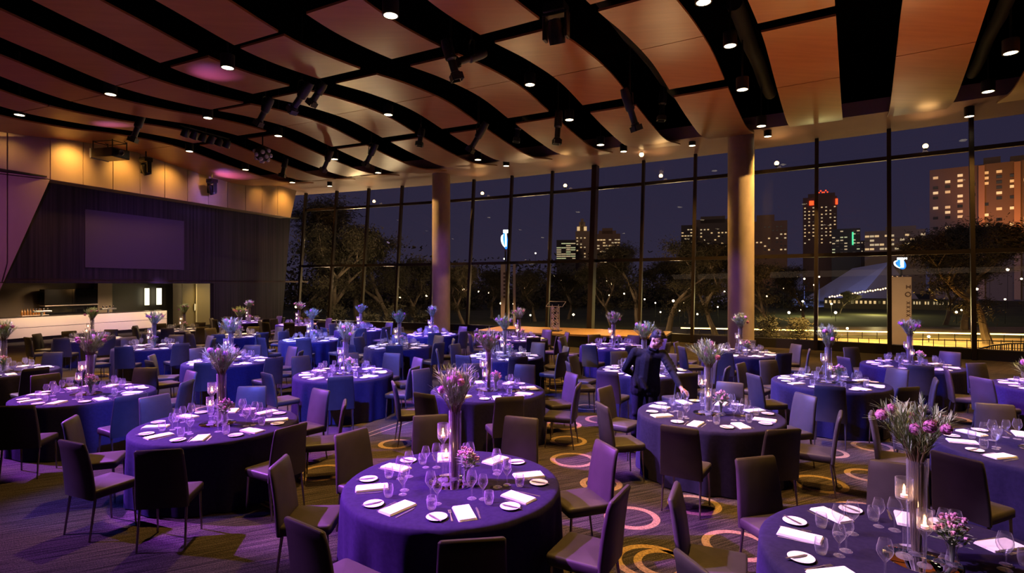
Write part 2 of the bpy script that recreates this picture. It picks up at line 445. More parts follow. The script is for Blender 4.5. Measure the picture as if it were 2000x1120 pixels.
for si, k in enumerate(order):
    lo = strip_lo(k); hi = lo + 0.68
    if k == 10: lo = 19.87
    root = empty('ceiling_strip', pol((lo + hi) / 2, 12, ceil_z(12)), 0, 'long wavy timber ceiling strip, %s counted from the left wall' % ordinal(si), 'ceiling panel', 'wavy timber ceiling strips')
    o3 = root.location.copy()
    for (s0, s1) in STRIPS[k]:
        mb = MB()
        n = max(3, int((s1 - s0) / 0.22))
        v, f = [], []
        for i in range(n + 1):
            s = s0 + (s1 - s0) * i / n
            z = ceil_z(s)
            for t, dz in ((lo, 0), (hi, 0), (hi, 0.05), (lo, 0.05)):
                v.append(pol(t, s, z + dz) - o3)
        for i in range(n):
            a, b = 4 * i, 4 * i + 4
            for q in range(4):
                r = (q + 1) % 4
                f.append((a + q, a + r, b + r, b + q))
        f += [(3, 2, 1, 0), (4*n, 4*n + 1, 4*n + 2, 4*n + 3)]
        mb.quadmesh(v, f)
        mb.build('panel', M['timber'], root, 30)
# soffit band between the strips and the glass
sf = MB()
ts = [17 + 0.49 * i for i in range(42)]
def s_top(t): return 24.85 - max(0.0, t - 25.0) * 0.115
def s_bot(t): return s_top(t) - 0.75
v = []
for t in ts: v += [pol(t, 21.9, 8.12), pol(t, s_top(t) + 0.3, 7.98), pol(t, s_top(t) + 0.3, 8.6), pol(t, 21.9, 8.6)]
f = []
for i in range(len(ts) - 1):
    for q in range(4): f.append((4*i + q, 4*i + (q + 1) % 4, 4*i + 4 + (q + 1) % 4, 4*i + 4 + q))
sf.quadmesh(v, f)
tag(sf.build('trim_1', M['soffit'], smooth=30), 'pale plaster soffit along the top of the window wall', kind='structure')
up = MB()
v = []
for t in ts: v += [pol(t, 22.3, 8.5), pol(t, 22.5, 8.5), pol(t, 22.5, 9.75), pol(t, 22.3, 9.75)]
up.quadmesh(v, [(4*i + q, 4*i + (q + 1) % 4, 4*i + 4 + (q + 1) % 4, 4*i + 4 + q) for i in range(len(ts) - 1) for q in range(4)])
tag(up.build('trim_5', M['void']), 'black upstand closing the ceiling void above the soffit', kind='structure')
# ducts and pipes hanging in the dark gaps
for th, s0, s1, z, r in [(31.1, 13, 20, 8.7, 0.18), (33.45, 14, 21, 8.6, 0.14), (29.9, 10, 19, 8.75, 0.16), (27.45, 12, 20, 8.7, 0.13)]:
    d = MB(); d.tube([pol(th, s0 + (s1 - s0) * i / 8, z + 0.05 * math.sin(i * 1.7)) for i in range(9)], r, 12)
    tag(d.build('ceiling_duct', M['duct'], None, True), 'dull duct running in the dark ceiling gap %s' % {31.1: 'before the right pillar', 33.45: 'at the far right', 29.9: 'above the middle', 27.45: 'left of the middle'}[th], 'duct')

# ------------------------------------------------------------------ window wall
MUL = [33.57 + 0.975 * 2 - 0.975 * i for i in range(17)]     # bearings of the posts, right to left
def glass_pt(t, z, off=0.0):
    s = s_bot(t) + (s_top(t) - s_bot(t)) * z / 8.0 + off
    return pol(t, s, z)
TR = [0.34, 3.52, 6.93, 7.92]
sl = MB()
v, f = [], []
for t in MUL: v += [glass_pt(t, 0, -0.12), glass_pt(t, 0, 0.25), glass_pt(t, 0.34, 0.2), glass_pt(t, 0.34, -0.12)]
for i in range(len(MUL) - 1):
    for q in range(4): f.append((4*i + q, 4*i + (q + 1) % 4, 4*i + 4 + (q + 1) % 4, 4*i + 4 + q))
sl.quadmesh(v, f)
tag(sl.build('baseboard_front', M['sill']), 'low black sill under the window wall', kind='structure')
BIG = 6 + 2
for i in range(len(MUL) - 1):
    t0, t1 = MUL[i], MUL[i + 1]
    tm = (t0 + t1) / 2
    root = empty('window_%d' % (len(MUL) - 1 - i), glass_pt(tm, 0), 0, 'tall leaning window bay, %s from the left wall' % (ordinal(len(MUL) - 2 - i) if len(MUL) - 2 - i < 14 else 'far along'), None, 'leaning window bays', 'structure')
    o3 = root.location.copy()
    for a, b in zip(TR[:-1], TR[1:]):
        p = MB()
        q = [glass_pt(t0, a) - o3, glass_pt(t1, a) - o3, glass_pt(t1, b) - o3, glass_pt(t0, b) - o3]
        p.quadmesh(q, [(0, 1, 2, 3)])
        p.build('pane', M['pane'], root)
    er = (glass_pt(t1, 0) - glass_pt(t0, 0)).normalized()
    nrm = pol(t1, 1) - pol(t1, 0)
    w = 0.13 if abs(t1 - 27.72) > 0.3 else 0.24
    m = MB()
    A, B = glass_pt(t1, 0.0, -0.1) - o3, glass_pt(t1, 7.98, -0.1) - o3
    dep = 0.18 if w < 0.2 else 0.42
    m.prism([A - er * w / 2, A + er * w / 2, A + er * w / 2 - nrm * dep, A - er * w / 2 - nrm * dep], B - A)
    bevel(m.build('mullion', M['mullion'], root), 0.01)
    for z in TR[1:3]:
        tr = MB()
        A, B = glass_pt(t0, z, -0.04) - o3, glass_pt(t1, z, -0.04) - o3
        tr.prism([A + Vector((0, 0, -.07)), A + Vector((0, 0, .07)), A + Vector((0, 0, .07)) - nrm * .12, A + Vector((0, 0, -.07)) - nrm * .12], B - A)
        tr.build('transom', M['mullion'], root)
# lamps clamped on the upper transom in every other bay
for i, (px, py) in enumerate([(733, 399), (945, 385), (1107, 372), (1293, 354), (1518, 331), (1809, 300)]):
    best = min((abs(on_th(px, py, t / 100.0)[0] - (s_top(t / 100.0) - 0.3)), t / 100.0) for t in range(1900, 3500, 3))
    p = pol(best[1], s_top(best[1]) - 0.42, 7.04)
    g = empty('transom_lamp', p, 0, 'small warm lamp glowing on the upper transom, %s from the left' % ordinal(i), 'lamp', 'lamps on the upper transom')
    b = MB(); b.lathe([(0.0, 0), (0.05, 0), (0.06, 0.05), (0.0, 0.05)], 12); b.build('base', M['black'], g, True)
    b = MB(); b.ball((0, 0, 0.13), 0.085, 12, 8); b.build('bulb', M['glow'], g, True)
    spot('transom_light', p + Vector((0, -0.1, 0.3)), p + (pol(best[1], 0) - pol(best[1], 1)) * 3 + Vector((0, 0, 1.6)), 22, (1.0, 0.5, 0.16), 120, 1.0, 0.3)

# two concrete pillars by the glass
for nm, th, s, z in (('pillar_1', 24.31, 23.2, 8.3), ('pillar_2', 30.57, 22.0, 8.3)):
    b = MB(); b.lathe([(0.46, 0.0), (0.46, z)], 40)
    o = b.build(nm, M['concrete'], None, True); o.location = pol(th, s)
    tag(o, 'round concrete pillar by the windows, %s' % ('nearer the bar' if nm == 'pillar_1' else 'right of the stage'), kind='structure')
spot('pillar_light', (12.6, 17.2, 7.6), (8.5, 20.6, 3.3), 3000, (1.0, 0.52, 0.14), 52, 0.06, 0.05)
spot('pillar_light', (-8.6, 28.2, 7.5), (-3.7, 28.25, 5.2), 1500, (1.0, 0.55, 0.17), 34, 0.25, 0.05)
spot('pillar_purple', pol(29.6, 16.0, 5.0), pol(30.5, 22.0, 1.6), 300, (0.35, 0.14, 1.0), 36, 0.9, 0.1)
spot('pillar_purple', pol(25.3, 17.0, 5.0), pol(24.4, 23.0, 2.8), 330, (0.45, 0.16, 1.0), 50, 0.9, 0.1)

# ------------------------------------------------------------------ left wall with its leaning portal, bar recess
WT = 19.85
def wall_pt(s, z, t=WT): return pol(t, s, z)
def wall_pt_off(s, z, d):           # d metres behind the panel face
    n = (pol(WT - 0.1, 15) - pol(WT, 15)).normalized()
    return pol(WT, s, z) + n * d
wl_root = empty('wall_left', wall_pt(16, 0), 0, 'panelled left wall with amber lit fascia and leaning purple end', None, None, 'structure')
W0 = wl_root.location.copy()
nback = (pol(WT - 0.1, 15) - pol(WT, 15)).normalized()
seams = [11.0, 12.15, 13.3, 14.45, 15.6, 16.75, 17.9, 19.05, 20.2, 21.35, 22.5, 23.55]
for i in range(len(seams) - 1):
    a, b = seams[i] + 0.012, seams[i + 1] - 0.012
    lean = 0.55 if i == len(seams) - 2 else 0.0       # last panel leans with the glass
    m = MB(); m.prism([wall_pt(a, 6.36) - W0, wall_pt(b, 6.36) - W0, wall_pt(b + lean, 8.2) - W0, wall_pt(a, 8.2) - W0], nback * 0.9)
    bevel(m.build('fascia_panel', M['panel'], wl_root), 0.012)
# near part of the wall: turns a little away, edge leans towards the viewer at the bottom
K0 = wall_pt(11.0, 0)
dirn = Vector((0.62, 0.785, 0)).normalized()
def near_pt(a, z): return K0 - dirn * a + Vector((0, 0, z))
nb2 = Vector((-0.785, 0.62, 0)).normalized()
def edge_a(z): return 2.15 * (6.36 - z) / 6.36
def near_panel(nm, pts):
    m = MB(); m.prism([near_pt(a, z) - W0 for a, z in pts], nb2 * 0.5)
    bevel(m.build(nm, M['panel'], wl_root), 0.012)
g = 0.014
near_panel('side_panel', [(1.2 - g, 6.36 + g), (0 + g, 6.36 + g), (0 + g, 8.3), (1.2 - g, 8.3)])
near_panel('side_panel', [(4.0, 6.36 + g), (1.2 + g, 6.36 + g), (1.2 + g, 8.3), (4.0, 8.3)])
near_panel('side_panel', [(edge_a(2.5 + g), 2.5 + g), (edge_a(3.8), 3.8), (g, 6.36 - g), (1.2 - g, 6.36 - g), (1.2 - g, 3.2), (1.32, 2.5 + g)])
near_panel('side_panel', [(4.0, 2.5 + g), (1.36, 2.5 + g), (1.2 + g, 3.2), (1.2 + g, 6.36 - g), (4.0, 6.36 - g)])
near_panel('side_panel', [(4.0, 0.78), (edge_a(0.78), 0.78), (edge_a(2.5 - g), 2.5 - g), (4.0, 2.5 - g)])
near_panel('side_panel', [(10.0, 0.78), (4.0 + 2 * g, 0.78), (4.0 + 2 * g, 8.3), (10.0, 8.3)])
m = MB(); m.prism([near_pt(a, z) - W0 + nb2 * 0.03 for a, z in [(10, 0), (edge_a(0) - 0.05, 0), (edge_a(0.77), 0.77), (10, 0.77)]], nb2 * 0.47)
m.build('base_panel', M['sill'], wl_root)
# dark timber wall set back under the fascia, open below for the bar
T2 = 19.5
def dk(s, z): return pol(T2, s, z) - W0
nb3 = nback
dw = MB()
dw.prism([dk(8.0, 2.48), dk(18.9, 2.48), dk(18.9, 6.5), dk(8.0, 6.5)], nb3 * 0.25)
dw.prism([dk(18.9, 0), dk(23.72, 0), dk(24.45, 6.5), dk(18.9, 6.5)], nb3 * 0.25)
dw.build('dark_panelling', M['dark_wall'], wl_root)
m = MB(); m.prism([dk(8.0, 6.42), dk(24.4, 6.42), dk(24.4, 6.42) - nb3 * 0.7, dk(8.0, 6.42) - nb3 * 0.7], (0, 0, 0.06)); m.build('fascia_underside', M['sill'], wl_root)
sc_root = MB()
def dkw(s, z): return pol(T2 + 0.02, s, z)
sc_root.prism([dkw(12.67, 3.13), dkw(17.16, 3.13), dkw(17.16, 5.5), dkw(12.67, 5.5)], nback * 0.04)
o = sc_root.build('projection_screen', M['screen'])
tag(o, 'wide grey projection screen on the dark wall above the bar', 'screen')
# recess behind: back wall, ceiling
TB = 17.0
rb = MB()
rb.prism([pol(TB, 7, 0) - W0, pol(TB, 26, 0) - W0, pol(TB, 26, 2.6) - W0, pol(TB, 7, 2.6) - W0], nback * 0.2)
rb.build('recess_back', mat('recess_back', (0.16, 0.115, 0.075), 0.5), wl_root)
rb = MB(); v = [pol(TB - .1, 7, 2.55) - W0, pol(TB - .1, 26, 2.55) - W0, pol(T2, 26, 2.55) - W0, pol(T2, 7, 2.55) - W0]
rb.prism(v, (0, 0, 0.1)); rb.build('recess_ceiling', mat('recess_ceiling', (0.14, 0.09, 0.07), 0.7), wl_root)
# wall behind the viewer and to the right, outside the frame
for nm, pts in (('wall_back', [pol(14, -8), pol(41, -8)]), ('wall_right', [pol(36.0, -8), pol(35.4, 23.6)])):
    m = MB(); a, b = pts; m.prism([a, b, b + Vector((0, 0, 9.7)), a + Vector((0, 0, 9.7))], (b - a).cross(Vector((0, 0, 1))).normalized() * (0.3 if nm == 'wall_right' else 0.3))
    tag(m.build(nm, M['sill']), 'dark wall outside the view', kind='structure')

# ------------------------------------------------------------------ furniture prototypes
rng = random.Random(11)
def super_rect(w, d, r, n=4):
    pts = []
    for cx, cyy, a0 in ((w/2 - r, d/2 - r, 0), (-w/2 + r, d/2 - r, 90), (-w/2 + r, -d/2 + r, 180), (w/2 - r, -d/2 + r, 270)):
        for i in range(n + 1):
            a = D(a0 + 90 * i / n)
            pts.append((cx + r * math.cos(a), cyy + r * math.sin(a)))
    return pts
def slab(mb, w, d, z0, z1, r=0.03, edge=0.014, crown=0.0):
    """soft-edged upholstered slab"""
    rings = [(edge, z0), (0.0, z0 + edge), (0.0, z1 - edge), (edge * 0.35, z1 - edge * 0.3), (edge, z1)]
    v, n = [], 0
    for ins, z in rings:
        ring = super_rect(w - 2*ins, d - 2*ins, max(0.004, r - ins * 0.5))
        n = len(ring)
        v += [(x, y, z) for x, y in ring]
    f = []
    for i in range(len(rings) - 1):
        for j in range(n): f.append((i*n + j, i*n + (j+1) % n, (i+1)*n + (j+1) % n, (i+1)*n + j))
    v.append((0, 0, z1 + crown)); c = len(v) - 1
    for j in range(n): f.append(((len(rings)-1)*n + j, (len(rings)-1)*n + (j+1) % n, c))
    f.append(tuple(range(n - 1, -1, -1)))
    mb.quadmesh(v, f)
def chair_proto():
    # the diner faces +Y
    root = empty('dining_chair', (0, 0, 0), 0, 'dining chair', 'chair', 'charcoal dining chairs')
    b = MB(); slab(b, 0.44, 0.43, 0.385, 0.475, 0.035, 0.018, 0.012)
    b.build('seat', M['leather'], root, 50)
    # back: swept profile in the YZ plane, curving gently backwards, width tapering to the top
    prof = [(-0.175, 0.385, 0.222), (-0.185, 0.50, 0.222), (-0.200, 0.64, 0.215), (-0.218, 0.76, 0.208), (-0.238, 0.86, 0.203), (-0.256, 0.925, 0.200)]
    b = MB(); v, f = [], []
    th, r = 0.048, 0.014
    rows = []
    for i, (y, z, hw) in enumerate(prof):
        y2 = y - th * (1.0 if i < 4 else 0.9)
        rows.append([(-hw + r, y, z), (hw - r, y, z), (hw, y - r, z), (hw, y2 + r, z), (hw - r, y2, z), (-hw + r, y2, z), (-hw, y2 + r, z), (-hw, y - r, z)])
    y, z, hw = prof[-1]
    rows.append([(-hw + 2*r, y - .012, z + .014), (hw - 2*r, y - .012, z + .014), (hw - r, y - .016, z + .014), (hw - r, y - .03, z + .014), (hw - 2*r, y - .034, z + .014), (-hw + 2*r, y - .034, z + .014), (-hw + r, y - .03, z + .014), (-hw + r, y - .016, z + .014)])
    for row in rows: v += row
    for i in range(len(rows) - 1):
        for j in range(8): f.append((i*8 + j, i*8 + (j+1) % 8, (i+1)*8 + (j+1) % 8, (i+1)*8 + j))
    f.append(tuple(range(7, -1, -1))); f.append(tuple((len(rows)-1)*8 + j for j in range(8)))
    b.quadmesh(v, f)
    b.build('backrest', M['leather'], root, 50)
    for sx in (-1, 1):
        b = MB(); b.tube([(sx*.190, .175, .40), (sx*.197, .195, .0)], [.013, .009], 8); b.build('leg', M['chrome'], root, True)
        b = MB(); b.tube([(sx*.195, -.18, .40), (sx*.200, -.235, .0)], [.013, .009], 8); b.build('leg', M['chrome'], root, True)
    return Proto(root)
def table_proto():
    root = empty('banquet_table', (0, 0, 0), 0, 'round table', 'table', 'round banquet tables')
    b = MB(); b.lathe([(0.0, .70), (.88, .70), (.88, .745), (0.0, .745)], 48)
    b.build('tabletop', M['deck'], root, 30)
    b = MB(); b.lathe([(.05, .70), (.05, .06), (.32, .03), (.32, .012), (0.0, .012)], 20)
    b.build('pedestal', M['black'], root, 30)
    seg, v, f = 120, [], []
    prof = [(0.0, .755, 0), (.45, .755, 0), (.86, .755, 0), (.888, .752, 0), (.902, .740, 0.02), (.906, .70, .15), (.906, .60, .45), (.907, .45, .75), (.909, .25, 1.0), (.912, .012, 1.1)]
    for (r, z, w) in prof:
        for j in range(seg):
            a = 2 * math.pi * j / seg
            fold = 0.018 * math.sin(a * 14 + 0.6 * math.sin(a * 3)) + 0.010 * math.sin(a * 23 + 1.3)
            rr = r + w * fold
            v.append((rr * math.cos(a), rr * math.sin(a), z))
    for i in range(len(prof) - 1):
        for j in range(seg):
            k = (j + 1) % seg
            f.append((i*seg + j, (i+1)*seg + j, (i+1)*seg + k, i*seg + k))
    b = MB(); b.quadmesh(v, f)
    b.build('tablecloth', M['cloth'], root, 'all')
    return Proto(root)
def lathe_thing(name, prof, m, cat, seg=20):
    b = MB(); b.lathe(prof, seg)
    return Proto(tag(b.build(name, m, None, 45), name, cat, None))
GOBLET = [(0.0, .001), (.036, .001), (.036, .004), (.008, .010), (.0042, .022), (.004, .085), (.012, .098), (.034, .128), (.043, .150), (.0425, .170), (.034, .205), (.029, .222)]
WINE = [(r * 0.88, z * 0.88) for r, z in GOBLET]
TUMB = [(0.0, .001), (.024, .001), (.031, .012), (.038, .045), (.0385, .065), (.034, .098), (.031, .098), (.0355, .065), (.035, .045), (.028, .016), (0.0, .012)]
PLATE = [(0.0, .002), (.045, .002), (.052, .006), (.075, .012), (.077, .015), (.072, .0155), (.050, .009), (0.0, .008)]
def napkin_proto():
    b = MB()
    for i in range(4):
        w, d, z = .135 - .003 * i, .265 - .004 * i, .0035 * i
        ring = super_rect(w, d, .006, 2); n = len(ring)
        v = [(x, y, z + .001) for x, y in ring] + [(x * .99, y * .995, z + .0033 + 0.0016 * (x > 0.03)) for x, y in ring]
        f = [(j, (j+1) % n, n + (j+1) % n, n + j) for j in range(n)] + [tuple(n + j for j in range(n)), tuple(range(n - 1, -1, -1))]
        b.quadmesh(v, f)
    return Proto(tag(b.build('napkin', M['napkin']), 'napkin', 'napkin'))
def knife_proto(name, L):
    b = MB()
    b.prism([(-.006, -L/2, .001), (.006, -L/2, .001), (.007, -L*.05, .001), (.010, 0, .001), (.010, L*.35, .001), (.002, L/2, .001), (-.006, L*.40, .001), (-.005, 0, .001)], (0, 0, .003))
    return Proto(tag(b.build(name, M['steel']), name, 'knife'))
def fork_proto():
    b = MB(); L = .195
    b.prism([(-.007, -L/2, .001), (.007, -L/2, .001), (.0035, -.01, .004), (.0035, .03, .006), (.011, .045, .004), (.011, .055, .003), (-.011, .055, .003), (-.011, .045, .004), (-.0035, .03, .006), (-.0035, -.01, .004)], (0, 0, .002))
    for x in (-.0095, -.0032, .0032, .0095): b.box((x, .075, .0045), (.003, .042, .002))
    return Proto(tag(b.build('fork', M['steel']), 'fork', 'fork'))
def candle_proto(name, h, r, cup):
    root = empty(name, (0, 0, 0), 0, name, 'candle holder', None)
    zc = h - cup
    b = MB(); b.lathe([(0.0, .002), (r * .95, .002), (r * .9, .008), (.012, .018), (.007, .04), (.007, zc - .05), (.012, zc - .03), (r * .55, zc - .012), (r * .95, zc + .012), (r, zc + .04), (r, h), (r - .003, h), (r - .003, zc + .04), (r * .9, zc + .016), (0.0, zc + .004)], 24)
    b.build('holder', M['glass'], root, 45)
    b = MB(); b.lathe([(0.0, zc + .018), (.019, zc + .018), (.019, zc + .034), (0.0, zc + .034)], 14); c = b.build('tealight', M['wax'], root, 40)
    b = MB(); b.lathe([(.0, zc + .034), (.006, zc + .042), (.0075, zc + .05), (.004, zc + .064), (.0, zc + .076)], 8); b.build('flame', M['flame'], c, True)
    return Proto(root)
def blade(mb, p0, d, L, w, droop, segs=4, mi=0):
    p = Vector(p0); d = Vector(d).normalized(); side = d.cross(Vector((0, 0, 1)))
    side = side.normalized() if side.length > 1e-4 else Vector((1, 0, 0))
    v = []
    for i in range(segs + 1):
        t = i / segs
        ww = w * (1 - t ** 1.6) * (0.6 + 0.8 * min(1, t * 3)) + 0.0006
        v += [p - side * ww, p + side * ww]
        d = (d + Vector((0, 0, -droop / segs))).normalized()
        p = p + d * (L / segs)
    mb.quadmesh(v, [(2*i, 2*i + 1, 2*i + 3, 2*i + 2) for i in range(segs)], mi)
def arrangement_proto(seed, nbloom, spread, leafm):
    r = random.Random(seed)
    root = empty('flower_vase', (0, 0, 0), 0, 'vase', 'vase of flowers', 'tall flower vases')
    H = .58
    b = MB(); b.lathe([(0.0, .002), (.045, .002), (.05, .01), (.054, H), (.050, H), (.047, .022), (0.0, .016)], 24); b.build('vase', M['glass'], root, 45)
    b = MB()
    for i in range(34):
        a, q = r.uniform(0, 6.283), r.uniform(.005, .040); a2 = a + r.uniform(-.6, .6)
        b.tube([(q*.7*math.cos(a), q*.7*math.sin(a), .02), (q*math.cos(a2), q*math.sin(a2), .3), (q*1.1*math.cos(a2), q*1.1*math.sin(a2), H), (q*2.4*math.cos(a2), q*2.4*math.sin(a2), H + .13)], .0032, 5)
    b.build('stems', M['stem'], root)
    b = MB(); core = MB()
    for i in range(34):
        a, e = r.uniform(0, 6.283), r.random() ** .6
        q = .036 * r.random()
        P0 = Vector((q*math.cos(a), q*math.sin(a), H - .03))
        tip = Vector((e * spread * .25 * math.cos(a), e * spread * .25 * math.sin(a), H + .34 * (1 - .30 * e * e) + r.uniform(-.07, .03)))
        mid = P0.lerp(tip, .5) + Vector((-.25 * e * spread * .1 * math.cos(a), -.25 * e * spread * .1 * math.sin(a), .03))
        pt = lambda t: P0 * (1-t)**2 + mid * 2*t*(1-t) + tip * t*t
        core.tube([pt(k / 5) for k in range(6)], .0026, 4)
        for k in range(44):
            t = .22 + .78 * k / 43
            dd = (pt(min(1, t + .02)) - pt(t - .02)).normalized()
            u = r.uniform(0, 6.283); o1 = dd.orthogonal().normalized(); o2 = dd.cross(o1)
            blade(b, pt(t), dd + (o1 * math.cos(u) + o2 * math.sin(u)) * r.uniform(.35, .8), r.uniform(.05, .095), r.uniform(.0016, .0030), .15, 2)
    b.build('foliage', leafm, root)
    core.build('twigs', M['stem'], root)
    for i in range(nbloom):
        a = 6.283 * i / nbloom + r.uniform(-.3, .3); e = r.choice((.2, .45, .7, .9)) * spread * .20
        c = Vector((e*math.cos(a), e*math.sin(a), H + .15 + r.uniform(0, .18)))
        b = MB(); rr = r.uniform(.030, .039)
        b.ball(c, rr, 12, 8)
        for k in range(70):
            u, w = r.uniform(0, 6.283), r.uniform(-.7, 1)
            dd = Vector((math.sqrt(1 - w*w) * math.cos(u), math.sqrt(1 - w*w) * math.sin(u), w))
            blade(b, c + dd * rr * .7, dd + Vector((0, 0, .25)), rr * .50, .0045, 0, 2)
        b.build('bloom', M['bloom'], root)
    return Proto(root)
def posy_proto(seed):
    r = random.Random(seed)
    root = empty('posy_vase', (0, 0, 0), 0, 'posy', 'posy', 'small posies')
    b = MB(); b.lathe([(0.0, .002), (.028, .002), (.035, .03), (.024, .09), (.034, .125), (.031, .125), (.021, .09), (.031, .03), (0.0, .012)], 20); b.build('vase', M['glass'], root, 45)
    g, p = MB(), MB()
    for i in range(26):
        a, e = r.uniform(0, 6.283), r.random()
        tip = Vector((.095*e*math.cos(a), .095*e*math.sin(a), .20 + .09 * (1 - e*e) + r.uniform(-.03, .03)))
        g.tube([(0.008*math.cos(a), .008*math.sin(a), .02), (.014*math.cos(a), .014*math.sin(a), .12), tip], .002, 4)
        for k in range(5): blade(g, tip * (0.7 + .06 * k), (math.cos(a + k*1.9), math.sin(a + k*1.9), .5), .06, .006, .4, 3)
        for k in range(3):
            q = tip + Vector((r.uniform(-.014, .014), r.uniform(-.014, .014), r.uniform(-.008, .016)))
            p.ball(q, r.uniform(.007, .012), 6, 4)
    g.build('greenery', M['leaf'], root)
    p.build('blossoms', M['blossom'], root, True)
    return Proto(root)

CHAIR, TABLE = chair_proto(), table_proto()
GOB = lathe_thing('water_goblet', GOBLET, M['glass'], 'glass', 22)
WIN = lathe_thing('wine_glass', WINE, M['glass'], 'glass', 22)
TUM = lathe_thing('tumbler', TUMB, M['glass'], 'glass', 20)
PLA = lathe_thing('bread_plate', PLATE, M['china'], 'plate', 32)
MIR = lathe_thing('mirror_disc', [(0.0, .001), (.20, .001), (.20, .006), (.196, .008), (0.0, .008)], M['mirror'], 'mirror', 48)
NAP, KNI, BUT, FOR = napkin_proto(), knife_proto('table_knife', .21), knife_proto('butter_knife', .16), fork_proto()
TALL, SHORT = candle_proto('tall_candle_holder', .48, .047, .135), candle_proto('short_candle_holder', .33, .040, .125)
ARR = [arrangement_proto(3, 7, .95, M['leaf']), arrangement_proto(8, 6, 1.0, M['leaf']), arrangement_proto(21, 7, 1.12, M['leaf'])]
POSY = posy_proto(5)

# ------------------------------------------------------------------ dressing the tables
SEATS = ['near', 'near right', 'right', 'far right', 'far', 'far left', 'left', 'near left']
ROWS = ['front row', 'second row', 'third row', 'back row']
EXPL = {  # pixel of the middle of each chair's top edge, where the photograph shows it clearly
    (0, 3): [(923, 1036), (1178, 957), (1170, 870), (1018, 816), (840, 812), (706, 848), (549, 900), (630, 1011)],
    (0, 2): [(142, 863), (311, 880), (161, 816), (309, 774), (487, 757), (620, 762), (669, 786), (546, 829)],
    (0, 1): [(261, 775), (364, 745), (358, 727), (272, 722), (92, 732), (24, 796)],
    (0, 4): [(1339, 959), (1493, 902), (1756, 914), (1362, 1101)],
    (1, 4): [(990, 773), (844, 766), (821, 722), (780, 747), (926, 711), (1027, 713), (1125, 751), (1117, 730)],
    (1, 5): [(1179, 790), (1181, 757), (1330, 835), (1529, 839), (1598, 803), (1556, 772), (1424, 749), (1290, 744)],
    (1, 3): [(664, 732), (552, 726), (582, 695), (685, 689), (770, 690), (817, 700), (787, 717)],
    (2, 6): [(1484, 732), (1508, 706), (1622, 754), (1769, 756), (1814, 739), (1746, 721), (1447, 710)],
    (1, 6): [(1870, 892), (1952, 794), (1784, 792), (1737, 812)],
    (3, 7): [(1791, 709), (1911, 711), (1667, 698), (1662, 679), (1857, 688)],
}
def in_view(p, m=0.1):
    if p.y < 0.5: return False
    x, z = p.x / p.y * F_PX / 1000.0, (CAM_H - p.z) / p.y * F_PX / 564.0
    return abs(x) < 1 + m and -1 - m < z < 1 + m
jr = random.Random(4)
PLACED = [Vector((2.03, 8.42, 0))]      # the waiter's spot
TOPS = [Vector((*on_z(px, py, TABLE_Z).xy, 0)) for row in TABLES for px, py in row]
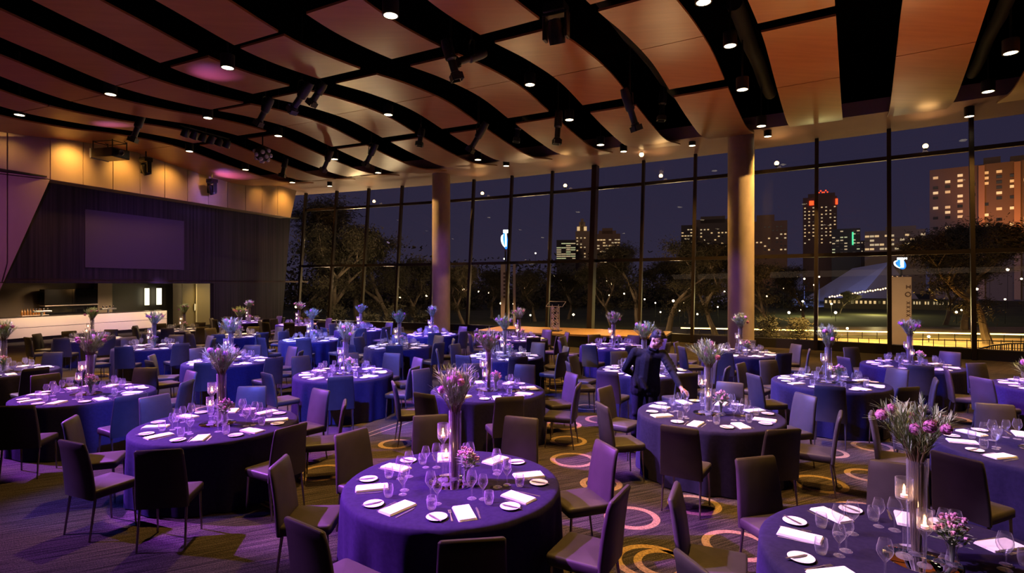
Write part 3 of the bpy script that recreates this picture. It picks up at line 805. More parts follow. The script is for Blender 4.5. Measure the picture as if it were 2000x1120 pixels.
for ri, row in enumerate(TABLES):
    for ci, (px, py) in enumerate(row):
        c = on_z(px, py, TABLE_Z)
        c.z = 0.0
        tname = '%s table from left, %s' % (ordinal(ci), ROWS[ri])
        TABLE.place(c, jr.uniform(0, 6.28), 'round table under a dark navy cloth to the floor, %s' % tname)
        near = math.atan2(-c.y, -c.x)
        # chairs
        angs = []
        if (ri, ci) in EXPL:
            for (qx, qy) in EXPL[(ri, ci)]:
                q = on_z(qx, qy, 0.935); d = Vector((q.x - c.x, q.y - c.y))
                angs.append((math.atan2(d.y, d.x), min(max(d.length, 1.455), 1.68)))
        ph = D(11) if not angs else None
        if angs:
            sx = sum(math.cos(8 * a) for a, _ in angs); sy = sum(math.sin(8 * a) for a, _ in angs)
            ph = math.atan2(sy, sx) / 8
        else:
            for k in range(8): angs.append((ph + k * math.pi / 4 + D(jr.uniform(-5, 5)), jr.uniform(1.455, 1.56)))
        used = set()
        for a, rad in sorted(angs):
            idx = int(round(((a - near) % (2 * math.pi)) / (math.pi / 4))) % 8
            for dlt in (0, 1, -1, 2, -2, 3, -3, 4):
                if (idx + dlt) % 8 not in used: idx = (idx + dlt) % 8; break
            used.add(idx)
            for da, dr in ((0, 0), (7, 0), (-7, 0), (13, 0), (-13, 0), (0, .1), (18, 0), (-18, 0), (99, 0)):
                p = c + Vector((math.cos(a + D(da)), math.sin(a + D(da)), 0)) * (rad + dr - .265)
                if all((p - q).length > .60 for q in PLACED) and all((p - q).length > 1.16 for q in TOPS if (q - c).length > .1): break
            if da == 99: continue
            a += D(da); rad += dr
            PLACED.append(p)
            bt = c + Vector((math.cos(a), math.sin(a), 0)) * rad + Vector((0, 0, .93))
            if not in_view(bt, .08) and not in_view(p + Vector((0, 0, .4)), .05): continue
            CHAIR.place(p, a + math.pi / 2 + D(jr.uniform(-5, 5)), 'charcoal leather dining chair at %s seat, %s' % (SEATS[idx], tname))
        # settings
        dist = c.length
        for k in range(8):
            a = ph + k * math.pi / 4
            idx = int(round(((ph - near + k * math.pi / 4) % (2 * math.pi)) / (math.pi / 4))) % 8
            rz = a + math.pi / 2
            R3 = Matrix.Rotation(rz, 3, 'Z')
            def put(P, x, y, lab, rot=0.0, z=TABLE_Z, grp=None):
                w = c + R3 @ Vector((x + jr.uniform(-.008, .008), y + jr.uniform(-.008, .008), 0)); w.z = z
                if not in_view(w, .03): return
                P.place(w, rz + rot + D(jr.uniform(-3, 3)), lab, grp)
            seat = '%s seat, %s' % (SEATS[idx], tname)
            put(NAP, 0, -.66, 'folded white linen napkin at %s' % seat, D(jr.uniform(-6, 6)), grp='folded napkins')
            put(PLA, -.205, -.70, 'round white bread plate at %s' % seat, grp='white bread plates')
            put(GOB, .10, -.40, 'larger stemmed water goblet at %s' % seat, grp='water goblets')
            put(WIN, .185, -.43, 'smaller stemmed wine glass at %s' % seat, grp='wine glasses')
            put(TUM, .215, -.53, 'short clear tumbler at %s' % seat, grp='tumblers')
            if dist < 14:
                put(FOR, -.098, -.68, 'steel table fork at %s' % seat, grp='table forks')
                put(KNI, .095, -.68, 'steel table knife at %s' % seat, grp='table knives')
            if dist < 9:
                put(BUT, -.215, -.71, 'small butter knife on bread plate at %s' % seat, D(jr.uniform(-40, 40)), TABLE_Z + .0125, 'butter knives')
        # centrepiece
        def cp(P, x, y, lab, z=TABLE_Z, rz=0.0, grp=None):
            w = c + Vector((x, y, 0)); w.z = z
            if in_view(w + Vector((0, 0, .1)), .1): P.place(w, rz, lab, grp)
        zt = TABLE_Z + .0085
        cp(MIR, 0, 0, 'round mirror disc under the flowers, %s' % tname, TABLE_Z + .0005, grp='mirror discs')
        cp(ARR[(ri * 3 + ci * 2) % 3], .015, .06, 'tall glass vase of mauve blooms and green blades, %s' % tname, zt, jr.uniform(0, 6.28), 'tall flower vases')
        cp(TALL, -.085, .03, 'taller glass stem candle holder, lit, %s' % tname, zt, grp='tall candle holders')
        cp(SHORT, -.045, -.085, 'shorter glass stem candle holder, lit, %s' % tname, zt, grp='short candle holders')
        cp(POSY, .125, -.075, 'small glass posy of pink blossoms, %s' % tname, zt, jr.uniform(0, 6.28), 'small posies')

# ------------------------------------------------------------------ downlights in the gaps
DOWN = [((444.5, 133), 6), ((216, 185), 8), ((38, 225), 10), ((406, 231), 8), ((543.6, 266), 8), ((370, 294), 10), ((479.5, 332), 10), ((571, 357), 10), ((653.5, 311.5), 8),
        ((763, 31), 4), ((1035, 164), 4), ((758.5, 223), 6), ((1112, 234.5), 4), ((738.5, 338), 8), ((933.5, 312.5), 6), ((1173, 283.5), 4), ((991, 325.5), 6), ((1218, 296.5), 4),
        ((1374, 5), 2), ((1426, 90), 2), ((1450, 181), 2), ((1487, 250.6), 2), ((1974, 104), 0), ((1930, 179.5), 0)]
b = MB(); b.lathe([(0.0, 0.004), (0.125, 0.004)], 24); dl_lens = b.mesh('lens', M['lamp_face'])
b = MB(); b.lathe([(0.125, 0.0), (0.15, 0.0), (0.15, 0.30), (0.02, 0.32), (0.02, 2.5)], 24); dl_can = b.mesh('housing', M['black'], 40)
def lamp_obj(name, label, group, p, pairs):
    g = empty(name, p, 0, label, 'ceiling light', group)
    for nm, me in pairs:
        o = bpy.data.objects.new(nm, me); COL.objects.link(o); o.parent = g
    return g
gap_count = {}
for (px, py), k in sorted(DOWN, key=lambda e: (-e[1], e[0][0])):
    s, z = on_th(px, py, gap_mid(k))
    s = min(s, 22.0)
    z = min(max(z, 7.3), 7.9)
    p = pol(gap_mid(k), s, z)
    q = gap_count.get(k, 0); gap_count[k] = q + 1
    gi = {10: 'first', 8: 'second', 6: 'third', 4: 'fourth', 2: 'fifth', 0: 'sixth'}[k]
    lamp_obj('downlight', 'round warm downlight, %s towards the glass in the %s lit gap from left wall' % (ordinal(q), gi), 'ceiling downlights', p, (('lens', dl_lens), ('housing', dl_can)))
    spot('downlight_beam', p - Vector((0, 0, 0.02)), p - Vector((0, 0, 5)), P_DOWN, WARM, 56, 0.8, 0.1)
# extra downlights of the same rows that fall behind the viewer's frame still light the front tables
for k, s in [(4, 5.0), (2, 7.4), (2, 4.6), (0, 13.2), (0, 10.2), (0, 7.2), (6, 5.0), (8, 5.4), (10, 5.6)]:
    p = pol(gap_mid(k), s, ceil_z(s) - 0.2)
    spot('downlight_beam', p, p - Vector((0, 0, 5)), P_DOWN, WARM, 56, 0.8, 0.1)
b = MB(); b.lathe([(0.0, 0.006), (0.12, 0.006)], 20); cy_lens = b.mesh('lens', M['lamp_face'])
b = MB(); b.lathe([(0.12, 0.0), (0.135, 0.0), (0.135, 0.42), (0.02, 0.43), (0.02, 2.3)], 24); cy_can = b.mesh('housing', M['satin_black'], 40)
for (px, py, th, s), w in zip([(644, 364, 20.6, 22.6), (1352, 285, 29.6, 22.4), (1499.5, 267, 31.0, 21.9), (1893, 228, 33.7, 22.4)], ['near the left wall', 'left of the right pillar', 'right of the right pillar', 'at the far right']):
    best = min((abs(on_th(px, py, t / 100.0)[0] - 22.4), t / 100.0) for t in range(1900, 3600, 2))
    s, z = on_th(px, py, best[1])
    lamp_obj('cylinder_downlight', 'black cylinder downlight under the plaster soffit, %s' % w, 'cylinder downlights', pol(best[1], s, z), (('lens', cy_lens), ('housing', cy_can)))
    spot('downlight_beam', pol(best[1], s, z - .02), pol(best[1], s, 0), P_DOWN * .5, WARM, 80, 0.8, 0.1)
# bright bare lamp on the soffit above the middle posts
best = min((abs(on_th(1253, 300, t / 100.0)[0] - 22.9), t / 100.0) for t in range(2500, 3200, 2))
s, z = on_th(1253, 300, best[1])
g = empty('soffit_lamp', pol(best[1], s, min(z, 8.0) - .02), 0, 'bright warm lamp on the soffit right of the wide post', 'lamp')
b = MB(); b.ball((0, 0, -.02), .10, 12, 8); b.build('bulb', M['glow'], g, True)
b = MB(); b.lathe([(.0, .09), (.07, .09), (.07, .03), (0, .03)], 12); b.build('base', M['black'], g)

# ------------------------------------------------------------------ theatre lights hung in the gaps
def profile_light(px, py, k, az, tilt, L, label, lit=False, sz=1.0):
    k = min((abs(on_th(px, py, gap_mid(q))[1] - ceil_z(on_th(px, py, gap_mid(q))[0]) + .38), q) for q in range(-2, 11) if 2 < on_th(px, py, gap_mid(q))[0] < 22.5)[1]
    s, z = on_th(px, py, gap_mid(k))
    s = max(3.0, min(s, 22.0)); z = min(max(z, 6.9), 8.2)
    p = pol(gap_mid(k), s, z)
    g = empty('profile_spotlight', p, 0, label, 'stage light', 'profile spotlights in the ceiling gaps')
    R = Matrix.Rotation(D(az), 3, 'Z') @ Matrix.Rotation(D(tilt), 3, 'Y')
    b = MB()
    prof = [(.0, L * .5), (.10, L * .5), (.12, L * .35), (.12, -L * .05), (.085, -L * .10), (.085, -L * .42), (.11, -L * .44), (.11, -L * .5), (.09, -L * .5), (.09, -L * .46), (0, -L * .46)]
    b.lathe([(r * sz, q) for r, q in prof], 16, (0, 0, 0), 0, R); b.build('body', M['black'], g, 35)
    b = MB()
    c = R @ Vector((0, 0, -L * .5))
    for sx, sy in ((.12, 0), (-.12, 0), (0, .12), (0, -.12)):
        b.box(c + R @ Vector((sx * sz, sy * sz, -.06)), (.02 if sx else .2 * sz, .02 if sy else .2 * sz, .14), R)
    b.build('barn_doors', M['black'], g)
    b = MB(); top = Vector((0, 0, .62))
    for sgn in (-1, 1):
        e = R @ Vector((0, sgn * .15 * sz, .02))
        b.tube([e, Vector((e.x * .8, e.y * .8, .34)), Vector((0, 0, .42))], .018, 6)
    b.tube([(0, 0, .40), (0, 0, 9.7 - z)], .025, 8); b.build('yoke', M['black'], g)
    if lit:
        b = MB(); b.lathe([(0.0, 0), (.085 * sz, 0)], 16, c + R @ Vector((0, 0, .03)), 0, R); b.build('lens', M['glow'], g)
    return g
for i, (px, py, k, az, tilt, L, lit, lab) in enumerate([
    (880, 112, 4, 200, 18, .75, False, 'slim black stage spotlight hanging nearest the ceiling centre'),
    (920, 112, 4, 30, 62, .8, False, 'black stage spotlight lying flat beside the slim one'),
    (935, 265, 5, -30, 38, .95, False, 'black stage spotlight tilted down right below the middle panels'),
    (1012, 250, 4, 0, 8, .8, False, 'dark upright stage spotlight in the gap behind the middle panels'),
    (1090, 245, 3, 10, 4, .9, True, 'upright stage spotlight with its lens glowing gold'),
    (1230, 210, 3, 205, 22, 1.0, False, 'large black stage spotlight left of the right pillar'),
    (1294, 200, 2, 0, 4, .9, False, 'dark upright stage spotlight nearest the right pillar'),
    (725, 300, 7, -30, 36, .85, False, 'black stage spotlight tilted above the left pillar'),
    (640, 312, 8, -32, 34, .85, True, 'tilted stage spotlight with a lit lens near the left wall windows'),
    (590, 186, 6, -35, 55, .95, True, 'wide stage spotlight glowing amber above the left tables'),
    (622, 180, 5, -20, 40, .6, True, 'small stage spotlight with a bright lens beside the wide one'),
    (518, 215, 7, -20, 35, .8, False, 'black stage spotlight hanging above the screen end of the hall'),
    (555, 325, 9, 0, 12, .7, False, 'small black stage spotlight close to the left wall windows'),
    (822, 265, 5, 0, 10, .5, False, 'small black stage spotlight beneath the middle left panels'),
    (270, 245, 9, 0, 20, .9, False, 'bulky black stage spotlight above the projector'),
]):
    profile_light(px, py, k, az, tilt, L, lab, lit)
# moving heads
def moving_head(px, py, k, label, lit=False, off=None, top=9.7):
    if off: p = off
    else:
        s, z = on_th(px, py, gap_mid(k)); p = pol(gap_mid(k), s, min(z, 8.0))
    g = empty('moving_head_light', p, D(-25), label, 'stage light', 'moving head lights')
    b = MB(); b.box((0, 0, .42), (.42, .34, .18)); bevel(b.build('base', M['satin_black'], g), .02)
    b = MB(); b.box((-.22, 0, .1), (.06, .18, .5)); b.box((.22, 0, .1), (.06, .18, .5)); b.box((0, 0, .32), (.5, .2, .06)); bevel(b.build('yoke', M['satin_black'], g), .015)
    R = Matrix.Rotation(D(24), 3, 'X')
    b = MB(); b.lathe([(0, .24), (.1, .22), (.15, .1), (.165, -.1), (.15, -.22), (.13, -.22), (.13, -.19), (0, -.19)], 20, (0, 0, 0), 0, R); b.build('head', M['satin_black'], g, 40)
    b = MB(); b.lathe([(0, -.20), (.13, -.20)], 20, (0, 0, 0), 0, R)
    b.build('lens', mat('violet_lens', (1, .9, 1), .3, emit=(0.85, .6, 1.0), estr=14.0) if lit else M['mirror'], g)
    b = MB(); b.tube([(0, 0, .5), (0, 0, top - p.z)], .03, 8); b.build('clamp', M['black'], g)
    return g
moving_head(1086, 62, 3, 'large glossy moving head light under the upper middle panels')
s, z = on_th(285, 318, 20.15); moving_head(0, 0, 0, 'black moving head light in front of the amber fascia', off=pol(20.15, s, min(z, ceil_z(s) - .78)), top=ceil_z(s))
s, z = on_th(414, 352, 20.15); LIT = moving_head(0, 0, 0, 'moving head light shining violet in front of the amber fascia', lit=True, off=pol(20.15, s, min(z, ceil_z(s) - .78)), top=ceil_z(s))
spot('violet_up_beam', LIT.location + Vector((.3, .2, -.3)), pol(20.5, s + .5, 8.3), 260, (0.5, 0.2, 1.0), 90, 1.0, 0.1)
spot('violet_wall_beam', LIT.location + Vector((.9, -.5, -.2)), pol(19.85, s + .3, 6.9), 90, (0.4, 0.2, 1.0), 80, 1.0, 0.1)
s2, z2 = on_th(230, 215, 21.9)
spot('violet_up_beam', pol(21.7, s2, 6.7), pol(21.9, s2 - .2, 8.2), 150, (0.45, 0.2, 1.0), 60, 1.0, 0.1)
s2, z2 = on_th(415, 170, 25.5)
spot('violet_up_beam', pol(25.3, s2, 6.6), pol(25.6, s2, 8.2), 130, (0.4, 0.15, 1.0), 60, 1.0, 0.1)
# bank of small lamps on a bar
s, z = on_th(402, 272, gap_mid(9))
g = empty('lamp_bar', pol(gap_mid(9), s, z), D(67), 'bank of six small dark stage lamps on one bar', 'stage light')
b = MB(); b.tube([(-1.0, 0, .25), (1.0, 0, .25)], .025, 8); b.tube([(0, 0, .25), (0, 0, 9.68 - z)], .02, 6); b.build('bar', M['black'], g)
for i in range(6):
    R = Matrix.Rotation(D(28), 3, 'X')
    b = MB(); b.lathe([(0, .18), (.09, .17), (.13, .05), (.14, -.12), (.12, -.12), (.05, -.02), (0, -.02)], 14, (-.85 + .34 * i, -.05, 0), 0, R); b.build('lamp', M['satin_black'], g, 40)
# faceted mirrored lamp cluster
s, z = on_th(513, 301, gap_mid(8) - .55)
g = empty('lamp_cluster', pol(gap_mid(8) - .55, s, z), 0, 'round cluster of pale violet lenses by the left wall windows', 'stage light')
b = MB(); b.ball((0, 0, 0), .30, 8, 6); b.build('shell', M['satin_black'], g)
vl = mat('violet_glass', (.5, .42, .62), .25, 0.4)
for i in range(14):
    a, e = 2.4 * i, -1 + 1.5 * i / 14
    d = Vector((math.cos(a) * math.sqrt(1 - min(1, e*e)), math.sin(a) * math.sqrt(1 - min(1, e*e)), e))
    b = MB(); b.ball(d * .28, .085, 8, 6); b.build('lens', vl, g, True)
b = MB(); b.tube([(0, 0, .2), (0, 0, 9.7 - z)], .025, 6); b.build('pole', M['black'], g)
# projector in its hanging frame
s, z = on_th(210, 302, 20.3)
P0 = pol(20.3, s, z)
g = empty('projector', P0, D(-14), 'large video projector hung in a frame before the amber fascia', 'projector')
b = MB(); b.box((.15, 0, 0), (1.05, .75, .36)); bevel(b.build('body', M['satin_black'], g), .03)
b = MB(); b.box((-.40, 0, 0), (.08, .76, .40)); bevel(b.build('rear_panel', mat('blue_grey_plastic', (.10, .10, .16), .4), g), .02)
for i in range(4):
    b = MB(); b.box((-.445, -.2 + .12 * i, .02), (.02, .06, .2)); b.build('vent', M['black'], g)
b = MB(); b.lathe([(0, 0), (.11, 0), (.13, .16), (.10, .18), (0, .12)], 18, (.68, -.15, 0), 0, Matrix.Rotation(D(90), 3, 'Y')); b.build('lens', M['satin_black'], g, 40)
b = MB()
for x in (-.35, .6):
    for y in (-.3, .3): b.tube([(x, y, .18), (x, y, ceil_z(s) - z)], .022, 6)
for y in (-.3, .3): b.tube([(-.35, y, .45), (.6, y, .45)], .018, 6); b.tube([(-.35, y, .9), (.6, y, .9)], .018, 6)
for x in (-.35, .6): b.tube([(x, -.3, .45), (x, .3, .45)], .018, 6); b.tube([(x, -.3, .9), (x, .3, .45)], .015, 6)
b.build('hanging_frame', M['black'], g)

# ------------------------------------------------------------------ bar in the recess
TBAR = 17.9
def barp(s, z, d=0.0): return pol(TBAR, s, z) + nback * d
g = empty('bar_counter', barp(15.8, 0), 0, 'long white fronted bar counter in the recess under the screen', 'bar counter')
o3 = g.location.copy()
for z0, z1 in ((.16, .575), (.595, 1.02)):
    b = MB(); b.prism([barp(11.2, z0) - o3, barp(19.18, z0) - o3, barp(19.18, z1) - o3, barp(11.2, z1) - o3], nback * .06)
    bevel(b.build('front_panel', M['bar_white'], g), .006)
b = MB(); b.prism([barp(11.2, 0, .08) - o3, barp(19.1, 0, .08) - o3, barp(19.1, 1.0, .08) - o3, barp(11.2, 1.0, .08) - o3], nback * .5); b.build('carcass', M['sill'], g)
b = MB(); b.prism([barp(11.2, 1.02) - o3, barp(19.22, 1.02) - o3, barp(19.22, 1.05) - o3, barp(11.2, 1.05) - o3], nback * .7); b.build('worktop', mat('dark_worktop', (.05, .04, .035), .25), g)
for i, s in enumerate((13.3, 16.2)):
    t = empty('beer_tap_stand', barp(s, 1.05, .25), D(-18), 'chrome tap stand with round handles on the bar, %s' % ('nearer the wall end' if i == 0 else 'past the middle'), 'beer tap', 'tap stands on the bar')
    b = MB(); b.tube([(0, 0, 0), (0, 0, .16)], .045, 10); b.build('stand', M['steel'], t, True)
    b = MB(); b.box((0, 0, .19), (.18, .7, .07)); bevel(b.build('crossbar', M['steel'], t), .01)
    for j in range(4):
        b = MB(); b.ball((0, -.24 + .16 * j, .30), .045, 10, 6); b.tube([(0, -.24 + .16 * j, .22), (0, -.24 + .16 * j, .27)], .012, 6); b.build('tap_handle', M['chrome'], t, True)
# back bar cabinet with dark glass doors and bottle ledge
TK = 17.12
def bk(s, z, d=0.0): return pol(TK, s, z) - nback * d
g = empty('back_bar_cabinet', bk(15.4, 0), 0, 'back bar cabinet with dark glass doors and a pale ledge', 'cabinet')
o3 = g.location.copy()
dg = mat('dark_glass', (.012, .012, .014), .08)
for s0, s1 in ((14.1, 15.3), (15.32, 16.5)):
    b = MB(); b.prism([bk(s0, 1.5) - o3, bk(s1, 1.5) - o3, bk(s1, 2.2) - o3, bk(s0, 2.2) - o3], -nback * .35); b.build('door', dg, g)
    b = MB(); b.prism([bk(s0, .2) - o3, bk(s1, .2) - o3, bk(s1, 1.38) - o3, bk(s0, 1.38) - o3], -nback * .35); b.build('door', dg, g)
b = MB(); b.prism([bk(14.1, 1.42) - o3, bk(16.5, 1.42) - o3, bk(16.5, 1.46) - o3, bk(14.1, 1.46) - o3], -nback * .4); b.build('ledge', M['bar_white'], g)
amber = mat('amber_bottle', (.35, .14, .03), .12)
b = MB(); b.lathe([(0, 0), (.04, 0), (.04, .18), (.014, .22), (.014, .29), (0, .29)], 12); bot = b.mesh('bottle', amber, True)
for i in range(9):
    o = bpy.data.objects.new('bottle', bot); COL.objects.link(o)
    o.location = bk(13.08 + .11 * i, 1.06, .55)
    tag(o, 'small amber bottle standing behind the tap on the bar back', 'bottle', 'bottles at the back bar')
b = MB(); b.prism([bk(13.0, 1.0, .40), bk(14.05, 1.0, .40), bk(14.05, 1.06, .40), bk(13.0, 1.06, .40)], -nback * .35)
tag(b.build('bottle_shelf', M['bar_white']), 'short pale shelf carrying bottles behind the bar', 'shelf')
b = MB(); b.prism([bk(12.98, 0, .40), bk(14.07, 0, .40), bk(14.07, 1.0, .40), bk(12.98, 1.0, .40)], -nback * .3)
tag(b.build('under_counter_fridge', M['satin_black']), 'low black fridge unit under the bottle shelf', 'fridge')
# pale post, dark doorway with two glowing strips, olive doors
b = MB(); b.prism([pol(17.08, 16.62), pol(17.08, 17.35), pol(17.08, 17.35, 2.5), pol(17.08, 16.62, 2.5)], -nback * .3)
tag(b.build('trim_2', mat('pale_post', (.34, .26, .18), .5)), 'pale post in the bar recess', kind='structure')
b = MB(); b.prism([pol(17.1, 17.4), pol(17.1, 21.0), pol(17.1, 21.0, 2.5), pol(17.1, 17.4, 2.5)], -nback * .12)
tag(b.build('trim_3', M['sill']), 'black panelled back of the bar recess', kind='structure')
strip = mat('light_strip', (1, .9, .6), .4, emit=(1.0, .86, .52), estr=2.6)
for i, (px0, px1) in enumerate(((282.5, 290.5), (305.5, 314.5))):
    a, _ = on_th(px0, 580, 17.25); c_, _ = on_th(px1, 580, 17.25)
    b = MB(); b.prism([pol(17.25, a, 1.3), pol(17.25, c_, 1.3), pol(17.25, c_, 2.22), pol(17.25, a, 2.22)], -nback * .05)
    tag(b.build('light_strip', strip), 'tall glowing cream light strip in the bar recess, %s' % ('left one' if i == 0 else 'right one'), 'light', 'glowing strips in the bar recess')
olive = mat('olive_door', (.22, .165, .07), .45)
for i, (px0, px1) in enumerate(((355, 380), (383, 418))):
    a, _ = on_th(px0, 600, 17.6); c_, _ = on_th(px1, 600, 17.6)
    g = empty('door_%d' % (i + 1), pol(17.6, (a + c_) / 2, 0), 0, 'olive door at the end of the bar recess', None, None, 'structure')
    o3 = g.location.copy()
    b = MB(); b.prism([pol(17.6, a, 0.02) - o3, pol(17.6, c_, 0.02) - o3, pol(17.6, c_, 2.46) - o3, pol(17.6, a, 2.46) - o3], -nback * .06); b.build('leaf', olive, g)
    b = MB(); b.prism([pol(17.6, c_ - .12, .9) - o3 - nback * .1, pol(17.6, c_ - .05, .9) - o3 - nback * .1, pol(17.6, c_ - .05, 1.3) - o3 - nback * .1, pol(17.6, c_ - .12, 1.3) - o3 - nback * .1], -nback * .03); b.build('door_handle', M['steel'], g)
a, _ = on_th(380.6, 600, 17.62); c_, _ = on_th(382.8, 600, 17.62)
b = MB(); b.prism([pol(17.62, a, 0.02), pol(17.62, c_, 0.02), pol(17.62, c_, 2.46), pol(17.62, a, 2.46)], -nback * .08)
tag(b.build('trim_4', mat('pale_edge', (.7, .62, .42), .4)), 'pale door edge at the end of the recess', kind='structure')
for s in (12.6, 14.4, 16.4, 18.4):
    spot('bar_light', barp(s, 2.4, -.95), barp(s, .5, 0), 300, (1.0, .70, .46), 110, 1.0, 0.1)
for s in (18.5, 21.5):
    spot('recess_light', pol(18.3, s, 2.4), pol(17.5, s + .4, 0.6), 110, (1.0, .75, .3), 100, 1.0, 0.1)
spot('back_bar_light', pol(17.5, 14.5, 2.4), pol(17.1, 14.2, 0.9), 45, (1.0, .66, .3), 120, 1.0, 0.1)
spot('bar_purple', pol(20.6, 15.6, 3.3), barp(16.4, .6), 520, (0.5, .25, 1.0), 26, 1.0, 0.1)

# ------------------------------------------------------------------ stage and lectern
c0, c1 = on_z(925, 646, .5), on_z(1292, 660, .5)        # front corners
c0.z = c1.z = 0; ex = (c1 - c0).normalized(); ey = Vector((-ex.y, ex.x, 0)); LW = (c1 - c0).length; DP = 2.95
g = empty('stage', c0, 0, 'low timber topped stage with black skirt before the windows', 'stage')
for i in range(4):
    for j in range(2):
        a0_, a1_ = LW * i / 4 + .008, LW * (i + 1) / 4 - .008; b0, b1 = DP * j / 2 + .008, DP * (j + 1) / 2 - .008
        b = MB(); b.prism([ex * a0_ + ey * b0 + Vector((0, 0, .43)), ex * a1_ + ey * b0 + Vector((0, 0, .43)), ex * a1_ + ey * b1 + Vector((0, 0, .43)), ex * a0_ + ey * b1 + Vector((0, 0, .43))], (0, 0, .07)); b.build('deck', M['deck'], g)
b = MB(); b.prism([ex * .03 + ey * .03, ex * (LW - .03) + ey * .03, ex * (LW - .03) + ey * (DP - .03), ex * .03 + ey * (DP - .03)], (0, 0, .43)); b.build('skirt', M['skirt'], g)
lp = on_z(1084, 647, .5)
g = empty('lectern', lp, math.atan2(ex.y, ex.x), 'aluminium truss lectern with slanted clear top on the stage', 'lectern')
b = MB(); b.box((0, 0, .015), (.50, .42, .03)); b.build('base_plate', M['satin_black'], g)
b = MB(); q = .135
for sx in (-1, 1):
    for sy in (-1, 1): b.tube([(sx * q, sy * q, .03), (sx * q, sy * q, .98)], .022, 8)
b.build('chords', M['alu'], g, True)
b = MB()
for n in range(4):
    z0, z1 = .06 + .23 * n, .06 + .23 * (n + 1)
    for p0, p1 in (((-q, -q), (q, -q)), ((q, -q), (q, q)), ((q, q), (-q, q)), ((-q, q), (-q, -q))):
        b.tube([(*p0, z0), (*p1, z1)], .010, 6); b.tube([(*p1, z0), (*p0, z1)], .010, 6)
b.build('braces', M['alu'], g, True)
R = Matrix.Rotation(D(24), 3, 'X')
b = MB()
cr = [R @ Vector(p) + Vector((.04, 0, 1.12)) for p in ((-.36, -.24, 0), (.36, -.24, 0), (.36, .24, 0), (-.36, .24, 0))]
for i in range(4): b.tube([cr[i], cr[(i + 1) % 4]], .014, 6)
b.build('top_frame', M['alu'], g, True)
b = MB(); b.quadmesh(cr, [(0, 1, 2, 3)]); b.build('clear_top', M['pane'], g)
b = MB()
for sx in (-1, 1): b.tube([(sx * q, 0, .95), (sx * q + .02, 0, 1.10)], .02, 6)
b.tube([(-q, -.02, 1.02), (q, -.02, 1.02)], .016, 6); b.build('top_bracket', M['alu'], g, True)
spot('stage_light', lp + Vector((-3.5, -5.5, 6.2)), lp + Vector((.4, .4, .5)), 1500, (1.0, .55, .25), 34, 0.8, 0.1)
spot('lectern_violet', lp + Vector((2.0, -3.5, 6.0)), lp + Vector((0, 0, .6)), 500, (.45, .15, 1.0), 12, 0.8, 0.1)

# ------------------------------------------------------------------ waiter leaning over a table
def capsule(mb, a, b, ra, rb, seg=14):
    a, b = Vector(a), Vector(b)
    d = b - a; L = d.length; q = d.normalized().to_track_quat('Z', 'Y').to_matrix()
    prof = []
    for i in range(6): t = math.pi / 2 * i / 5; prof.append((max(1e-4, ra * math.sin(t)), -ra * math.cos(t)))
    for i in range(6): t = math.pi / 2 * i / 5; prof.append((max(1e-4, rb * math.cos(t)), L + rb * math.sin(t)))
    mb.lathe(prof, seg, a, 0, q)
def remeshed(mb, name, m, parent, voxel, smooth=6, factor=0.5):
    o = bpy.data.objects.new(name + '_raw', mb.mesh(name + '_raw', m)); COL.objects.link(o)
    r = o.modifiers.new('skin', 'REMESH'); r.mode = 'VOXEL'; r.voxel_size = voxel; r.use_smooth_shade = True
    s = o.modifiers.new('soft', 'SMOOTH'); s.iterations = smooth; s.factor = factor
    dg = bpy.context.evaluated_depsgraph_get()
    me = bpy.data.meshes.new_from_object(o.evaluated_get(dg)); me.name = name
    me.materials.clear(); me.materials.append(m)
    me.polygons.foreach_set('use_smooth', [True] * len(me.polygons))
    bpy.data.objects.remove(o)
    n = bpy.data.objects.new(name, me); COL.objects.link(n); n.parent = parent
    return n
skin = noisy('skin', (0.34, 0.18, 0.125), (0.38, 0.205, 0.14), (20, 20, 20), 0.5)
hairm = noisy('black_hair', (0.006, 0.005, 0.006), (0.02, 0.017, 0.018), (90, 90, 20), 0.6, spec=0.2)
shirtm = noisy('black_shirt', (0.007, 0.007, 0.010), (0.012, 0.012, 0.017), (40, 40, 40), 0.9, spec=0.05)
trousm = noisy('black_trousers', (0.010, 0.010, 0.016), (0.016, 0.016, 0.024), (40, 40, 40), 0.9, spec=0.05)
WX, WY = 1.93, 8.42
WX += .10
w = empty('person', (WX, WY, 0), 0, 'waiter in black shirt and trousers bending over a table, right hand behind his back', 'person')
# figure coordinates: +x picture right, -y towards the viewer; he looks down to the right
hipL, hipR = Vector((.09, -.02, .93)), Vector((-.09, .03, .93))
chest, neck = Vector((.05, -.08, 1.32)), Vector((.085, -.13, 1.47))
shL, shR = Vector((.235, -.17, 1.385)), Vector((-.150, -.02, 1.40))
elL, wrL = Vector((.325, -.36, 1.14)), Vector((.385, -.575, .945))
elR, wrR = Vector((-.290, .03, 1.13)), Vector((-.13, .20, 1.02))
kneeL, ankL = Vector((.10, -.05, .50)), Vector((.09, .0, .09))
kneeR, ankR = Vector((-.12, .0, .50)), Vector((-.13, .05, .09))
hd = Vector((.135, -.205, 1.605))
Rh = Matrix.Rotation(D(38), 3, 'Z') @ Matrix.Rotation(D(32), 3, 'X')     # face forward is local -Y, turned right and down
def H(x, y, z): return hd + Rh @ Vector((x, y, z))
b = MB()
b.ball(hd + Rh @ Vector((0, .012, .028)), .1, 18, 14, (.78, .96, 1.02), Rh)
b.ball(H(0, -.030, -.040), .072, 16, 12, (.86, .86, 1.1), Rh)
capsule(b, H(0, -.060, -.090), H(0, -.070, -.094), .030, .026)                # chin
capsule(b, H(-.045, -.02, -.07), H(.045, -.02, -.07), .03, .03)
capsule(b, H(0, -.094, .012), H(0, -.116, -.024), .009, .0145)                 # nose
